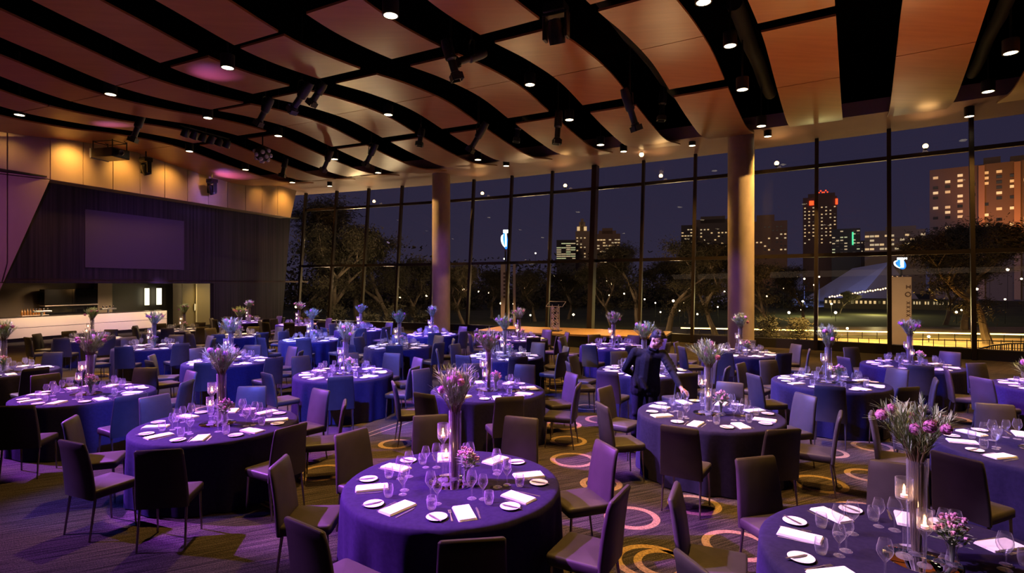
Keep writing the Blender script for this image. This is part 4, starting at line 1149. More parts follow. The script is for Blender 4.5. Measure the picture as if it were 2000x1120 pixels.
for sx in (-1, 1):
    capsule(b, H(sx * .012, -.102, -.028), H(sx * .018, -.098, -.026), .008, .007)
    capsule(b, H(sx * .020, -.088, .030), H(sx * .050, -.076, .028), .010, .008)   # brow
    capsule(b, H(sx * .040, -.070, -.020), H(sx * .052, -.055, -.018), .018, .016) # cheek
    b.ball(H(sx * .080, .012, -.005), .030, 10, 8, (.32, .62, 1.05), Rh)           # ear
capsule(b, H(-.020, -.094, -.054), H(.020, -.094, -.054), .0075, .0075)        # lips
capsule(b, H(-.017, -.092, -.064), H(.017, -.092, -.064), .0085, .0085)
capsule(b, neck + Vector((0, .01, -.04)), H(0, .015, -.06), .062, .056)
capsule(b, shL, shR, .055, .055)
capsule(b, chest + Vector((0, .05, -.02)), (hipL + hipR) / 2, .10, .10)
for hp, kn, an in ((hipL, kneeL, ankL), (hipR, kneeR, ankR)):
    capsule(b, hp, kn, .085, .058); capsule(b, kn, an, .056, .038)
for sh, el, wr in ((shL, elL, wrL), (shR, elR, wrR)):
    capsule(b, sh, el, .052, .042); capsule(b, el, wr, .041, .027)
# the hand on the table: palm, four bent fingers and a thumb laying cutlery down
def hand(mb, wr, fwd, side, up):
    fwd, side, up = fwd.normalized(), side.normalized(), up.normalized()
    P = lambda f, s_, u: wr + fwd * f + side * s_ + up * u
    capsule(mb, P(0, 0, 0), P(.045, -.016, 0), .024, .022); capsule(mb, P(.0, 0, 0), P(.085, -.024, 0), .022, .013)
    capsule(mb, P(.03, .02, 0), P(.085, .024, -.002), .019, .012); capsule(mb, P(.085, -.024, 0), P(.085, .024, 0), .013, .012)
    for s_, L, dr in ((-.030, .062, .020), (-.010, .072, .026), (.010, .068, .030), (.029, .052, .030)):
        k0, k1, k2 = P(.088, s_, 0), P(.088 + L * .48, s_ * 1.12, -dr * .45), P(.088 + L * .84, s_ * 1.15, -dr * 1.25)
        capsule(mb, k0, k1, .0098, .0088, 10); capsule(mb, k1, k2, .0088, .0074, 10)
    t0, t1, t2 = P(.022, -.030, -.004), P(.052, -.056, -.014), P(.080, -.058, -.028)
    capsule(mb, t0, t1, .0125, .0105, 10); capsule(mb, t1, t2, .0102, .0082, 10)
hand(b, wrL, Vector((.55, -.75, -.46)), Vector((.80, .58, .02)), Vector((.25, -.36, .9)))
hand(b, wrR, Vector((.9, .05, -.35)), Vector((.3, .05, .9)), Vector((-.1, 1, .1)))
body = remeshed(b, 'body', skin, w, .0065, 5, .5)
# eyes
b = MB()
for sx in (-1, 1): b.ball(H(sx * .033, -.0665, .005), .011, 10, 8)
b.build('eyes', mat('eye_white', (.6, .56, .54), .2), w, True)
b = MB()
for sx in (-1, 1): b.ball(H(sx * .033, -.0745, .001), .0048, 8, 6)
b.build('irises', mat('dark_iris', (.02, .012, .01), .1), w, True)
# short dark hair
b = MB()
b.ball(H(0, .026, .052), .098, 18, 14, (.84, .98, .98), Rh)
b.ball(H(0, .075, .0), .07, 14, 10, (1.0, .62, 1.1), Rh)
hr_ = random.Random(6)
for i in range(60):
    u, q = hr_.uniform(0, 6.283), hr_.random() ** .5
    cx_, cy_ = .066 * q * math.cos(u), .020 + .078 * q * math.sin(u)
    z_ = .052 + .098 * math.sqrt(max(0.05, 1 - (cx_ / .083) ** 2 - ((cy_ - .026) / .097) ** 2))
    capsule(b, H(cx_, cy_, z_ - .012), H(cx_ * 1.12 + .006, cy_ * 1.1 - .012, z_ + hr_.uniform(.002, .010)), .014, .007, 8)
for i in range(7): capsule(b, H(-.055 + .018 * i, -.052, .108), H(-.058 + .019 * i, -.086, .088), .017, .008, 8)
hair_cut = MB(); hair_cut.v, hair_cut.f, hair_cut.m = b.v, b.f, b.m
remeshed(b, 'hair', hairm, w, .007, 2, .4)
# shirt: long sleeves, tail hanging over the hips
b = MB()
capsule(b, shL + Vector((-.03, 0, -.02)), shR + Vector((.03, 0, -.02)), .082, .082)
capsule(b, chest + Vector((-.01, .01, -.02)), Vector((.01, -.02, .92)), .145, .14)
capsule(b, neck + Vector((-.005, .005, -.045)), neck + Vector((0, 0, -.03)), .088, .076)
capsule(b, Vector((.10, -.075, 1.28)), Vector((.085, -.03, 1.0)), .125, .125); capsule(b, Vector((-.04, -.02, 1.28)), Vector((-.06, .02, 1.0)), .125, .125)
capsule(b, Vector((.09, -.03, 1.0)), Vector((.095, -.02, .82)), .135, .140); capsule(b, Vector((-.07, .02, 1.0)), Vector((-.085, .025, .82)), .132, .138)
for k in range(7):
    a = .5 + k * .9
    capsule(b, Vector((.02 + .17 * math.cos(a), -.02 + .12 * math.sin(a), 1.22 - .05 * k)), Vector((.01 + .20 * math.cos(a + .5), -.01 + .14 * math.sin(a + .5), 1.02 - .04 * k)), .028, .03)
for sh, el, wr in ((shL, elL, wrL), (shR, elR, wrR)):
    capsule(b, sh, el, .072, .056); capsule(b, el, el.lerp(wr, .80), .055, .043)
for k in range(4): capsule(b, shL.lerp(elL, .3 + .18 * k) + Vector((-.03, -.03, 0)), shL.lerp(elL, .36 + .18 * k) + Vector((.045, -.01, .01)), .036, .036)
remeshed(b, 'shirt', shirtm, w, .011, 2, .5)
b = MB()
capsule(b, neck + Vector((-.05, -.05, -.005)), neck + Vector((.03, -.085, -.03)), .02, .018); capsule(b, neck + Vector((.07, -.05, .0)), neck + Vector((.03, -.085, -.03)), .02, .018)
capsule(b, neck + Vector((-.055, -.05, 0)), neck + Vector((-.04, .05, .02)), .02, .02); capsule(b, neck + Vector((.07, -.05, 0)), neck + Vector((.045, .05, .02)), .02, .02); capsule(b, neck + Vector((-.04, .05, .02)), neck + Vector((.045, .05, .02)), .02, .02)
remeshed(b, 'collar', shirtm, w, .008, 2, .5)
b = MB()
for hp, kn, an in ((hipL, kneeL, ankL), (hipR, kneeR, ankR)):
    capsule(b, hp, kn, .108, .078); capsule(b, kn, an + Vector((0, 0, -.03)), .078, .070)
    for k in range(4): capsule(b, kn.lerp(an, .25 * k + .1) + Vector((-.045, -.03, 0)), kn.lerp(an, .25 * k + .16) + Vector((.04, -.045, .01)), .042, .042)
capsule(b, hipL + Vector((0, 0, .03)), hipR + Vector((0, 0, .03)), .12, .12)
remeshed(b, 'trousers', trousm, w, .012, 4, .5)
for an in (ankL, ankR):
    b = MB(); capsule(b, an + Vector((0, .03, -.045)), an + Vector((.03, -.16, -.05)), .045, .038); capsule(b, an + Vector((0, .02, -.02)), an + Vector((.01, -.04, -.03)), .048, .045)
    remeshed(b, 'shoe', M['satin_black'], w, .01, 3, .5)
b = MB(); b.lathe([(.034, -.008), (.036, 0), (.034, .008)], 16, wrL.lerp(elL, .12), 0, (elL - wrL).normalized().to_track_quat('Z', 'Y').to_matrix()); b.build('watch_strap', M['satin_black'], w, True)

# ------------------------------------------------------------------ outside: riverside ground, road, trees, city
GZ = -2.0
gm = noisy('night_grass', (0.030, 0.036, 0.012), (0.060, 0.062, 0.022), (.25, .25, .25), 0.95)
v, f = [], []
b = MB()
ga = [pol(t, 26.5, GZ) for t in range(2, 62, 4)]; gb = [pol(t, 520, GZ) for t in range(2, 62, 4)]
b.quadmesh(ga + gb, [(i, i + 1, len(ga) + i + 1, len(ga) + i) for i in range(len(ga) - 1)])
tag(b.build('ground_outside', gm), 'dark grass of the riverside park', kind='structure')
pave = noisy('pale_paving', (.20, .15, .09), (.34, .26, .15), (.6, .6, .6), .7)
road = noisy('asphalt', (.05, .042, .035), (.09, .075, .06), (.5, .5, .5), .5)
def strip_ground(nm, pts, m, z, lab):
    b = MB(); v = []
    for (p, q) in pts: v += [(p[0], p[1], z), (q[0], q[1], z)]
    b.quadmesh(v, [(2*i, 2*i + 1, 2*i + 3, 2*i + 2) for i in range(len(pts) - 1)])
    return tag(b.build(nm, m), lab, kind='structure')
def gpt(px, Y): return ((px - 1000) / F_PX * Y, Y)
strip_ground('pavement', [(gpt(x, 31), gpt(x, 45)) for x in (1320, 1500, 1700, 1900, 2300)], pave, GZ + .02, 'pale paving lit gold beyond the glass')
strip_ground('road', [(gpt(x, 47.5), gpt(x, 57)) for x in (1250, 1500, 1700, 1900, 2300)], road, GZ + .03, 'riverside road')
# traffic light trail built as a glowing tube on an added railing
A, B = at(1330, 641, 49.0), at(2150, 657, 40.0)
g = empty('added_railing', (0, 0, 0), 0, 'long added railing with a glowing yellow tube as the traffic light trail beyond the glass', 'railing')
b = MB(); b.tube([A, B], .045, 8); b.build('trail_tube', mat('yellow_trail_glow', (1, .8, .3), .4, emit=(1.0, .62, .14), estr=11.0), g, True)
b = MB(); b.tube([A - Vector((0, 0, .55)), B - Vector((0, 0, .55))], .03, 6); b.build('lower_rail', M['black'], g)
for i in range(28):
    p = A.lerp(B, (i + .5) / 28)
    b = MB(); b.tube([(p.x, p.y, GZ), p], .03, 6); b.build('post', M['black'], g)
# pedestrian fence on the paving
A, B = at(1440, 0, 37.0), at(2140, 0, 33.0)
A.z = B.z = GZ
g = empty('path_fence', (0, 0, 0), 0, 'thin dark fence along the gold lit paving', 'fence')
b = MB()
for z in (.95, .5): b.tube([A + Vector((0, 0, z)), B + Vector((0, 0, z))], .018, 6)
b.build('rails', M['black'], g)
for i in range(34):
    p = A.lerp(B, i / 33)
    b = MB(); b.tube([p, p + Vector((0, 0, 1.0))], .022, 6); b.build('post', M['black'], g)
# curved terrace wall with balusters, bottom right
g = empty('terrace_wall', (0, 0, 0), 0, 'curved pale terrace wall with black balustrade outside, lower right', 'terrace wall')
cur = [at(1898, 704, 23.5), at(1915, 698, 23.8), at(1940, 692, 24.4), at(1970, 688, 25.2), at(2010, 687, 26.0), at(2100, 688, 27)]
b = MB(); v = []
for p in cur: v += [(p.x, p.y, GZ), (p.x, p.y, p.z - .25), (p.x + .15, p.y + .25, p.z - .25), (p.x + .15, p.y + .25, GZ)]
f = []
for i in range(len(cur) - 1):
    for q in range(4): f.append((4*i + q, 4*i + (q+1) % 4, 4*i + 4 + (q+1) % 4, 4*i + 4 + q))
b.quadmesh(v, f); b.build('wall', mat('pale_render', (.42, .33, .22), .8), g)
b = MB(); b.tube([p + Vector((0, 0, .38)) for p in cur], .03, 6); b.build('handrail', M['black'], g)
for i in range(36):
    t = i / 35 * (len(cur) - 1); k = min(int(t), len(cur) - 2); p = cur[k].lerp(cur[k + 1], t - k)
    b = MB(); b.tube([p + Vector((0, 0, -.26)), p + Vector((0, 0, .38))], .018, 5); b.build('baluster', M['black'], g)

bark = noisy('gum_bark', (.07, .05, .035), (.20, .155, .115), (1.5, 1.5, .5), .85)
leafo = noisy('gum_leaves', (.022, .020, .010), (.060, .048, .026), (.7, .7, .7), .8)
def tree_proto(seed, H_, spread, pale=True):
    """grown at unit scale in metres: trunk forks into limbs, leaf clumps at the tips"""
    r = random.Random(seed)
    root = empty('gum_tree', (0, 0, 0), 0, 'tree', 'tree', None)
    tb, tips = MB(), []
    def limb(p, d, L, rad, n):
        pts, rs = [p], [rad]
        for i in range(4):
            d = (d + Vector((r.uniform(-.22, .22), r.uniform(-.22, .22), r.uniform(-.02, .16)))).normalized()
            p = p + d * (L / 4); pts.append(p); rs.append(rad * (1 - .14 * (i + 1)))
        tb.tube(pts, rs, 7)
        if n == 0 or rad < .03: tips.append(p); return
        tips.append(p.lerp(pts[-2], r.random()))
        if n >= 3: tips.append(p + Vector((r.uniform(-1, 1), r.uniform(-1, 1), r.uniform(-.6, .2))) * H_ * .12)
        for k in range(r.choice((2, 3))):
            a = r.uniform(0, 6.283)
            nd = (d + Vector((math.cos(a), math.sin(a), r.uniform(-.1, .5))) * spread).normalized()
            limb(p, nd, L * r.uniform(.62, .82), rad * .58, n - 1)
    limb(Vector((0, 0, -.1)), Vector((r.uniform(-.1, .1), 0, 1)), H_ * .34, H_ * .034, 4)
    tb.build('trunk', bark, root, True)
    lb = MB()
    for t in tips:
        cr_ = H_ * r.uniform(.06, .125)
        for i in range(230):
            q = t + Vector((r.gauss(0, .5), r.gauss(0, .5), r.gauss(0, .38))) * cr_
            d = Vector((r.uniform(-1, 1), r.uniform(-1, 1), r.uniform(-1.3, .2))).normalized()
            s_ = d.orthogonal().normalized() * H_ * .0048; L = H_ * r.uniform(.015, .030)
            lb.quadmesh([q - s_, q + s_ * .6, q + d * L + s_ * .2, q + d * L - s_ * .3], [(0, 1, 2, 3)])
    lb.build('foliage', leafo, root)
    return Proto(root)
TP = [tree_proto(2, 10, .75), tree_proto(7, 10, .9), tree_proto(12, 10, .62), tree_proto(31, 10, 1.0)]
rt_ = random.Random(9)
TREES = [  # trunk px, distance, crown top px y, prototype, label
    (583, 46, 455, 1, 'dark gum tree outside behind the leftmost window bays'),
    (655, 44, 432, 0, 'forked gum tree outside in the second window bay from the left wall'),
    (700, 50, 368, 2, 'tallest gum tree outside left of the left pillar'),
    (760, 47, 440, 1, 'broad gum tree outside just left of the left pillar'),
    (822, 52, 478, 3, 'rounded tree outside touching the left pillar'),
    (905, 60, 512, 0, 'low dark tree outside just right of the left pillar'),
    (960, 72, 520, 2, 'low dark tree outside left of the pale sign fins'),
    (1045, 66, 517, 1, 'low dark tree outside right of the pale sign fins'),
    (1110, 70, 512, 3, 'dark tree outside behind the lectern'),
    (1195, 58, 508, 0, 'dark tree outside right of the wide post'),
    (1245, 55, 462, 2, 'tall dark tree outside above the stage right end'),
    (1305, 50, 452, 1, 'tall spreading gum tree outside midway between wide post and right pillar'),
    (1350, 62, 478, 3, 'dark tree outside left of the right pillar'),
    (1398, 48, 470, 0, 'gum tree outside partly behind the right pillar'),
    (1500, 46, 500, 1, 'gum tree with long branches outside just right of the right pillar'),
    (1570, 60, 512, 2, 'dark tree outside below the tallest tower'),
    (1640, 84, 560, 3, 'small dark tree outside left of the bulb string'),
    (1846, 60, 488, 0, 'dark tree outside right of the blue round sign'),
    (1884, 54, 425, 2, 'tall dark tree outside before the hotel, left part'),
    (1930, 41, 415, 1, 'big gum tree with thick pale trunk outside before the hotel'),
    (2010, 50, 440, 2, 'tall dark tree outside at the right edge of the view'),
]
for px, Y, ty, k, lab in TREES:
    p = at(px, 0, Y); p.z = GZ
    hgt = CAM_H + (HORIZON - ty) / F_PX * Y - GZ
    o = TP[k].place(p, rt_.uniform(0, 6.28), lab, 'gum trees outside the windows')
    sc_ = hgt / 10.6
    o.scale = (sc_ * 1.08, sc_ * 1.08, sc_)
# shrubs low outside the left bays, and a far dark belt of trees
b = MB(); r = random.Random(17)
for i in range(150):
    px = r.uniform(540, 1555); Y = r.uniform(95, 170)
    top = r.uniform(1.5, 9.5) if px < 1480 else r.uniform(0, 3.5)
    c = at(px, 0, Y); c.z = GZ
    for j in range(240):
        q = c + Vector((r.gauss(0, 2.6), r.gauss(0, 1.5), min(2.0, abs(r.gauss(0, .9))) * (top + 2) * .5))
        d = Vector((r.uniform(-1, 1), r.uniform(-1, 1), r.uniform(-.4, 1))).normalized(); s_ = d.orthogonal().normalized() * .22
        b.quadmesh([q - s_, q + s_, q + d * .6 + s_ * .4, q + d * .6 - s_ * .4], [(0, 1, 2, 3)])
tag(b.build('treeline', leafo), 'dark belt of distant park trees', 'trees', kind='stuff')
def shrub(px, Y, h, seed, lab):
    r = random.Random(seed); c = at(px, 0, Y); c.z = GZ
    g = empty('shrub', c, 0, lab, 'shrub', 'shrubs outside the left windows')
    b = MB()
    for i in range(700):
        q = Vector((max(-.75, min(.75, r.gauss(0, .42))), max(-.75, min(.75, r.gauss(0, .42))), h * r.random() ** .8)); q.x *= 1.3 - .6 * q.z / h
        d = Vector((r.uniform(-1, 1), r.uniform(-1, 1), r.uniform(-.2, 1))).normalized(); s_ = d.orthogonal().normalized() * .05
        b.quadmesh([q - s_, q + s_, q + d * .34], [(0, 1, 2)])
    b.build('foliage', leafo, g)
    b = MB()
    for i in range(5): b.tube([(.1 * i - .2, 0, 0), (r.uniform(-.6, .6), r.uniform(-.5, .5), h * .7)], .03, 5)
    b.build('stems', bark, g)
for i, (px, Y, h) in enumerate([(600, 41, 2.2), (660, 42, 2.6), (720, 40, 2.3), (775, 42, 2.8), (825, 41, 2.2), (1500, 40, 2.0), (1560, 42, 1.8)]):
    shrub(px, Y, h, 40 + i, 'dark shrub outside, %s' % ('%s from the left below the gum trees' % ordinal(i) if i < 5 else ('just right of the right pillar' if i == 5 else 'second right of the right pillar')))

# city buildings beyond the park
lit_w = [mat('lit_window_%d' % i, (.8, .7, .4), .4, emit=c_, estr=e_, sample=False) for i, (c_, e_) in enumerate([((1, .66, .30), .65), ((1, .78, .45), .45), ((.85, .95, .5), .45), ((1, .55, .2), .45)])]
dark_w = mat('dark_window', (.01, .01, .013), .15)
def wallmat(n, c_): return noisy(n, c_, tuple(q * 1.15 for q in c_), (.05, .05, .05), .8)
def building(name, lab, px0, px1, ytop, Y, m, cols, rows, lit, depth=18, wins=True, y0w=None, y1w=None, yaw=0, steps=(), ww=.42, wh=.34, kinds=(0, 1)):
    a, c_ = at(px0, ytop, Y), at(px1, ytop, Y)
    W = (c_ - a).length; Ht = a.z - GZ
    cc = (a + c_) / 2; cc.z = GZ
    g = empty(name, cc, math.atan2(-cc.x, cc.y) + D(yaw), lab, 'building')
    b = MB(); b.box((0, depth / 2, Ht / 2), (W, depth, Ht)); b.build('walls', m, g)
    for sx, sw, sh in steps:
        b = MB(); b.box((sx * W, depth / 2, Ht + sh / 2), (sw * W, depth * .7, sh)); b.build('roof_block', m, g)
    r = random.Random(int(px0)); zt = Ht if y0w is None else CAM_H + (HORIZON - y0w) / F_PX * Y - GZ
    zb = 4 if y1w is None else CAM_H + (HORIZON - y1w) / F_PX * Y - GZ
    for i in range(cols):
        for j in range(rows):
            on = r.random() < lit
            if not on and r.random() < .75: continue
            b = MB(); b.box((-W/2 + W * (i + .5) / cols, -.06, zb + (zt - zb) * (j + .5) / rows), (W / cols * ww, .14, (zt - zb) / rows * wh))
            b.build('window', lit_w[r.choice(kinds)] if on else dark_w, g)
    return g, W, Ht
building('office_block', 'low office block with bright yellow floors outside, left of the stepped tower', 1087, 1124, 469, 300, wallmat('office_wall', (.05, .045, .05)), 4, 8, .85, y0w=474, y1w=507, ww=.96, wh=.45, kinds=(2, 1))
g, W, Ht = building('stepped_tower', 'pale stepped tower with lit belfry outside, left of the wide post', 1124, 1153, 452, 310, wallmat('cream_stone', (.30, .22, .15)), 4, 7, .25, y0w=462, y1w=505, steps=((-.05, .62, 3.2), (-.05, .42, 5.6), (-.05, .2, 7.4)))
for sx in (-.3, .16):
    b = MB(); b.box((sx * W, 1.6, Ht + 1.6), (1.6, 1.2, 2.2)); b.build('belfry_light', lit_w[0], g)
building('rounded_office', 'warm lit office outside just right of the wide post', 1166, 1211, 457, 300, wallmat('warm_office', (.22, .14, .09)), 8, 6, .55, y0w=466, y1w=500, steps=((-.05, .75, 2.0), (-.05, .45, 3.4)), ww=.8, wh=.4)
building('dark_office', 'dark office with scattered lights outside, left of the flat pale roof', 1331, 1358, 440, 320, wallmat('dark_office', (.05, .045, .05)), 5, 7, .55, y0w=446, y1w=488, ww=.7)
building('pale_roof_office', 'office with a pale crown outside, partly behind the right pillar', 1361, 1426, 436, 320, wallmat('taupe_office', (.10, .08, .07)), 10, 6, .4, y0w=445, y1w=486, steps=((-.02, .96, 2.5), (-.02, .7, 4.3)), ww=.5)
building('brown_office', 'broad brown office outside right of the right pillar', 1470, 1534, 432, 310, wallmat('brown_office', (.20, .12, .075)), 9, 7, .22, y0w=440, y1w=492, steps=((-.1, .5, 3.8),), ww=.5)
g, W, Ht = building('city_tower', 'tallest tower outside with red lights on its roof edge', 1572, 1630, 385, 330, wallmat('tower_wall', (.10, .06, .045)), 8, 11, .72, y0w=402, y1w=478, steps=((.05, .8, 2.5),), ww=.40, wh=.30, yaw=0)
redm = mat('red_sign', (1, .1, .02), .4, emit=(1.0, .06, .01), estr=2.2, sample=False)
for sx, sz_, q in ((-.24, 2.4, 2.6), (.49, 1.2, 3.4)):
    b = MB(); b.box((sx * W, -.4, Ht - 3.4), (sz_, .6, q)); b.build('red_sign', redm, g)
for i in range(6):
    b = MB(); b.ball((W * (-.02 + .05 * i), 4, Ht + 3.2 + (1.0 if i % 3 == 1 else 0)), .42, 8, 6); b.build('beacon', redm, g)
g, W, Ht = building('glass_office', 'glassy office with greenish lights outside, right of the tallest tower', 1628, 1676, 447, 300, wallmat('glass_office', (.07, .075, .075)), 7, 8, .3, y0w=449, y1w=496, ww=.7, wh=.35, kinds=(1, 2))
b = MB(); b.box((W * .24, -.2, Ht - 5.5), (.7, .4, 7)); b.build('green_light', mat('green_light', (.1, 1, .5), .4, emit=(.08, .8, .35), estr=1.2, sample=False), g)
building('small_office', 'small lit office outside, left of the long white slab block', 1682, 1698, 470, 290, wallmat('small_office', (.06, .05, .05)), 3, 6, .7, y0w=472, y1w=497, wh=.4, kinds=(2, 1))
building('slab_block', 'long pale slab block with window bands outside, above the blue round sign', 1698, 1796, 450, 260, wallmat('slab_wall', (.26, .21, .18)), 12, 4, .5, y0w=456, y1w=490, steps=((.1, .5, 2.0),), ww=.85, wh=.45)
g, W, Ht = building('hotel', 'tall hotel glowing orange outside at the right edge', 1843, 2060, 318, 150, wallmat('hotel_wall', (.17, .11, .07)), 11, 12, .35, y0w=330, y1w=455, steps=((-.05, .12, 2.4), (.2, .25, 2.0), (.45, .1, 2.6)), ww=.42, wh=.5, kinds=(0, 3), depth=25)
for sx in (-.12, .12, .34):
    b = MB(); b.box((sx * W, -.5, Ht / 2), (1.3, 1.0, Ht * .98)); b.build('pilaster', wallmat('hotel_pilaster', (.40, .22, .12)), g)
hc = g.location
for px, e_ in ((1885, 2600), (1950, 6000), (1990, 6000)):
    q = at(px, 0, 138); q.z = GZ + 8
    spot('hotel_floodlight', q, at(px + 4, 330, 150), e_ * 2.2, (1.0, .36, .06), 70, .8, .4)
# angular pale shell roofs with lit bulb string
shell = mat('shell_roof', (.62, .60, .62), .6)
def shell_roof(lab, pts3, depthv, name='shell_roof'):
    g = empty(name, (0, 0, 0), 0, lab, 'roof shell')
    top, l, r_, m = pts3
    b = MB(); b.quadmesh([top, l, m, r_, Vector(top) + depthv, Vector(l) + depthv, Vector(m) + depthv * .6, Vector(r_) + depthv], [(0, 1, 2), (0, 2, 3), (4, 6, 5), (4, 7, 6), (0, 4, 5, 1), (0, 3, 7, 4), (1, 5, 6, 2), (2, 6, 7, 3)]); b.build('shell', shell, g)
shell_roof('angular pale blue lit shell roof outside behind the bulb string', (at(1738, 512, 142), at(1622, 586, 138), at(1800, 592, 150), at(1672, 590, 126)), Vector((4, 22, -1)))
shell_roof('angular pale violet lit shell outside behind the tree left of the right pillar', (at(1400, 498, 150), at(1352, 575, 148), at(1450, 590, 152), at(1392, 590, 138)), Vector((4, 22, -1)))
spot('shell_blue', at(1560, 590, 105), at(1665, 560, 134), 60000, (.25, .32, 1.0), 50, .6, .3)
spot('shell_violet', at(1730, 600, 100), at(1720, 550, 136), 30000, (.8, .5, 1.0), 50, .6, .3)
spot('shell_violet', at(1395, 600, 110), at(1395, 540, 142), 60000, (.5, .42, 1.0), 40, .6, .3)
g = empty('festoon_lights', (0, 0, 0), 0, 'rising string of small gold bulbs outside below the shell roof', 'string lights')
bm = mat('festoon_bulb', (1, .8, .4), .4, emit=(1, .62, .22), estr=5, sample=False)
A, B = at(1618, 581, 118), at(1737, 563, 118)
b = MB(); b.tube([A, B], .03, 5); b.build('wire', M['black'], g)
for i in range(24):
    b = MB(); b.ball(A.lerp(B, (i + .5) / 24) + Vector((0, 0, .08 * math.sin(i * 2.1))), .17, 8, 6); b.build('bulb', bm, g, True)
for nm, lab, px0, px1, yt, Y in (('pavilion', 'long low pavilion with bright windows outside, left of the pale pylon', 1618, 1737, 584, 100), ('pavilion', 'long low pavilion with gold windows outside, right of the pale pylon', 1780, 1852, 586, 96)):
    building(nm, lab, px0, px1, yt, Y, wallmat('pavilion_wall', (.06, .05, .04)), 16, 1, .7, depth=6, y0w=yt + 3, y1w=yt + 10, ww=.5, wh=.8, kinds=(1, 0))
# pale pylon sign by the road, round blue sign behind it, bladed sign fins on the left
pale = noisy('pale_sign', (.52, .40, .28), (.58, .45, .32), (.8, .8, .8), .6)
p = at(1760, 0, 34); p.z = GZ
g = empty('pylon_sign', p, math.atan2(-p.x, p.y), 'pale square pylon sign with dark vertical letters outside the windows', 'sign')
hp_ = CAM_H + (HORIZON - 541) / F_PX * 34 - GZ
b = MB(); b.box((0, .3, hp_ / 2), (1.05, .6, hp_)); bevel(b.build('pylon', pale, g), .02)
b = MB()
r = random.Random(3)
for i in range(60):
    q = Vector((r.uniform(-.5, .52), r.uniform(0, .5), hp_ + min(.06, abs(r.gauss(0, .05))))); b.ball(q, r.uniform(.03, .07), 6, 4)
b.build('pebble_top', M['chrome'], g)
lt = mat('brown_letters', (.10, .05, .03), .6)
def zz(y): return CAM_H + (HORIZON - y) / F_PX * 34 - GZ
b = MB(); X0 = .36
for dx in (-.09, .09): b.box((X0 + dx, -.02, zz(561)), (.05, .05, .22))
b.box((X0, -.02, zz(561)), (.16, .05, .05)); b.build('letter', lt, g)
b = MB(); b.lathe([(.10, -.02), (.10, .02), (.155, .02), (.155, -.02), (.10, -.02)], 20, (X0 - .02, -.02, zz(575.5)), 0, Matrix.Rotation(D(90), 3, 'X')); b.build('letter', lt, g)
for y in (592, 600, 608, 616):
    b = MB(); b.box((X0, -.02, zz(y)), (.24, .05, .045), Matrix.Rotation(D(38), 3, 'Y')); b.box((X0, -.02, zz(y)), (.24, .05, .045), Matrix.Rotation(D(-38), 3, 'Y')); b.build('letter', lt, g)
# round blue sign with a white T
blue_e = mat('blue_sign_face', (.02, .2, .8), .4, emit=(.02, .22, .85), estr=1.2, sample=False)
white_e = mat('white_sign_face', (1, 1, 1), .4, emit=(.85, .93, 1), estr=3.5, sample=False)
def round_sign(lab, px, py, Y, rad, squeeze, poley):
    c = at(px, py, Y)
    g = empty('round_sign', c, math.atan2(-c.x, c.y), lab, 'sign')
    Rx = Matrix.Rotation(D(90), 3, 'X'); S = Matrix.Diagonal((squeeze, 1, 1))
    b = MB(); b.lathe([(0, .06), (rad * .78, .06), (rad * .78, -.06), (0, -.06)], 24, (0, 0, 0), 0, S @ Matrix.Rotation(D(-25), 3, 'Y') @ Matrix.Diagonal((.72, 1, 1.1)) @ Rx); b.build('disc', blue_e, g)
    b = MB(); b.box((.12 * rad * squeeze, -.12, .82 * rad), (1.25 * rad * squeeze, .08, .3 * rad)); b.box((.12 * rad * squeeze, -.12, .1 * rad), (.42 * rad * squeeze, .08, 1.3 * rad)); b.build('letter_t', white_e, g)
    pts = [(squeeze * rad * (-.05 - .78 * math.cos(a)) , -.12, rad * (.55 * math.sin(a)) - .12 * rad) for a in [D(60 - 9 * i) for i in range(17)]]
    pts = [(x, y_, z - .35 * (x / squeeze)) for x, y_, z in pts]
    b = MB(); b.tube(pts, [.02 + .09 * rad * math.sin(math.pi * (i + .5) / 17) for i in range(17)], 6); b.build('swoosh', white_e, g)
    b = MB(); b.tube([(0, .2, -rad * .8), (0, .2, GZ - c.z)], .12, 8); b.build('pole', M['black'], g)
round_sign('round blue sign with white letter T outside above the pale pylon', 1760, 516, 62, .74, 1.0, 690)
round_sign('narrow glowing white and blue sign on a mast outside, left of centre', 987, 470, 88, 1.75, .38, 640)
spot('sign_glow', at(987, 470, 80), at(987, 470, 88), 60, (.4, .7, 1), 60, 1, .3)
p = at(993, 0, 40); p.z = GZ
g = empty('sign_fins', p, math.atan2(-p.x, p.y), 'three tall pale sign fins standing outside behind the stage left end', 'sign')
for x0, x1 in ((-15, -6), (-3, 2), (9, 14)):
    hh = CAM_H + (HORIZON - 516) / F_PX * 40 - GZ; s_ = 40 / F_PX
    b = MB(); b.box(((x0 + x1) / 2 * s_, .2, hh / 2), ((x1 - x0) * s_, .4, hh)); b.build('fin', pale, g)
for i in range(7):
    b = MB(); b.box((-8.0 * s_, -.05, hh - .7 - .28 * i), (.14, .06, .16)); b.build('letter', lt, g)
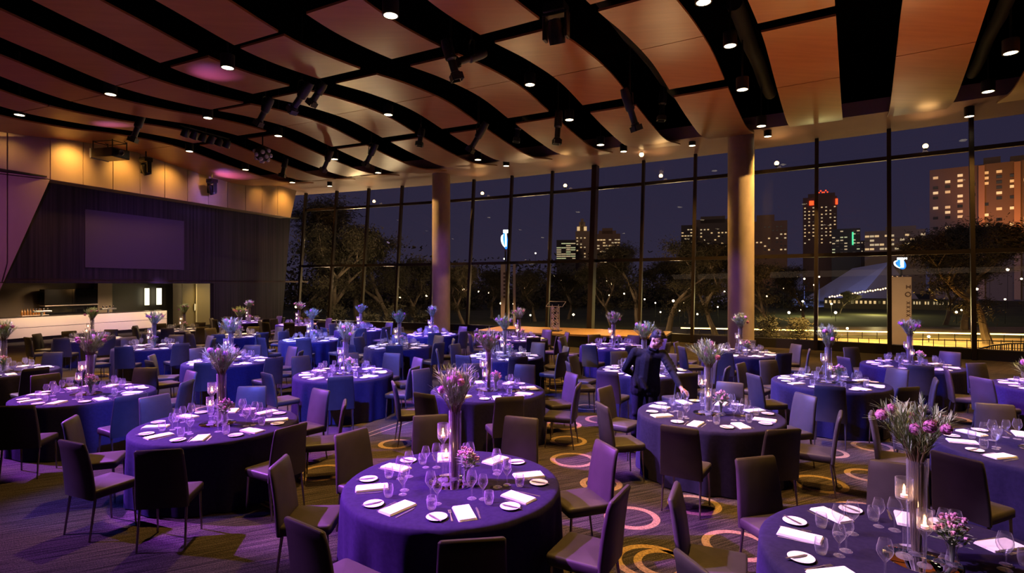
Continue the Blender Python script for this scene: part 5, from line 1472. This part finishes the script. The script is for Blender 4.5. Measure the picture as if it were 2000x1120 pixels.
# street lamps and park lights
lampw = mat('street_globe', (1, .9, .7), .4, emit=(1.0, .74, .42), estr=9, sample=False)
LAMPS = [(723, 503, 70, .2), (578, 600, 48, .09), (618, 463, 90, .16), (645, 500, 95, .13), (781, 581, 60, .12), (833, 578, 62, .11), (905, 566, 90, .16), (935, 570, 100, .15), (955, 572, 100, .16), (978, 593, 80, .15), (1003, 594, 80, .13), (1036, 616, 62, .10),
         (1025, 563, 90, .12), (1046, 495, 150, .2), (985, 506, 140, .22), (1082, 540, 110, .15), (1096, 549, 110, .15), (1120, 615, 60, .12), (1185, 550, 95, .13), (1194, 555, 95, .14), (1219, 574, 80, .12), (1190, 577, 85, .1), (1259, 585, 85, .12), (1280, 592, 75, .1),
         (1315, 588, 70, .16), (1337, 592, 70, .13), (1210, 521, 130, .2), (1290, 610, 62, .09), (1327, 607, 62, .09), (1362, 614, 60, .10), (1402, 600, 66, .09), (1415, 570, 90, .13), (1498, 579, 80, .12), (1541, 611, 66, .16), (1566, 605, 68, .14), (1568, 589, 78, .14),
         (1624, 594, 74, .13), (1632, 611, 66, .16), (1530, 563, 95, .12), (1557, 540, 110, .16), (1571, 545, 110, .18), (1600, 541, 110, .16), (1590, 557, 100, .14), (1655, 642, 47, .10), (1814, 658, 42, .10), (1868, 610, 62, .13), (1878, 606, 62, .1), (1908, 565, 60, .13), (1905, 530, 100, .25), (1933, 528, 100, .2), (1968, 527, 100, .24), (1963, 585, 62, .1), (1995, 545, 90, .16)]
for i, (px, py, Y, rr) in enumerate(LAMPS):
    c = at(px, py, Y)
    g = empty('street_lamp', (c.x, c.y, GZ), 0, 'small distant street lamp glowing among the dark trees outside', 'street lamp', 'distant street lamps outside')
    b = MB(); b.ball((0, 0, c.z - GZ), rr, 10, 6); b.build('globe', lampw, g, True)
    b = MB(); b.tube([(0, 0, 0), (0, 0, c.z - GZ - rr * .9)], .03, 6); b.build('pole', M['black'], g)
# what the street lamps throw on the park
for loc, pw, col in [(at(1560, 640, 40), 1500, (1, .60, .15)), (at(1660, 642, 40), 2600, (1, .60, .14)), (at(1740, 644, 42), 2600, (1, .60, .14)), (at(1830, 644, 39), 2400, (1, .58, .13)), (at(1900, 650, 44), 1500, (1, .55, .13)), (at(1640, 630, 51), 2200, (1, .58, .14)), (at(1800, 632, 50), 2200, (1, .58, .14)), (at(1600, 590, 75), 1600, (.9, .8, .3)), (at(1710, 590, 80), 1600, (.9, .75, .3)), (at(1960, 560, 46), 180, (1, .5, .13)),
                     (at(640, 560, 38), 420, (1, .72, .38)), (at(760, 560, 38), 420, (1, .72, .38)), (at(700, 480, 39), 420, (1, .66, .3)), (at(1040, 570, 50), 800, (1, .66, .3)), (at(1180, 570, 48), 700, (1, .66, .3)), (at(1320, 570, 42), 700, (1, .66, .3)), (at(1000, 600, 37), 260, (1, .55, .25)), (at(1752, 620, 31), 260, (1, .62, .3)), (at(930, 560, 55), 500, (1, .62, .3))]:
    if loc.y > 33.5 and col[1] < .61 and loc.z < 1.5:      # shaded street lamps: light falls down on paving and road only
        spot('street_light', (loc.x, loc.y, 2.6), (loc.x, loc.y, GZ), pw * 1.5, col, 138, .5, .3)
    else: point('park_light', loc, pw, col, .4)
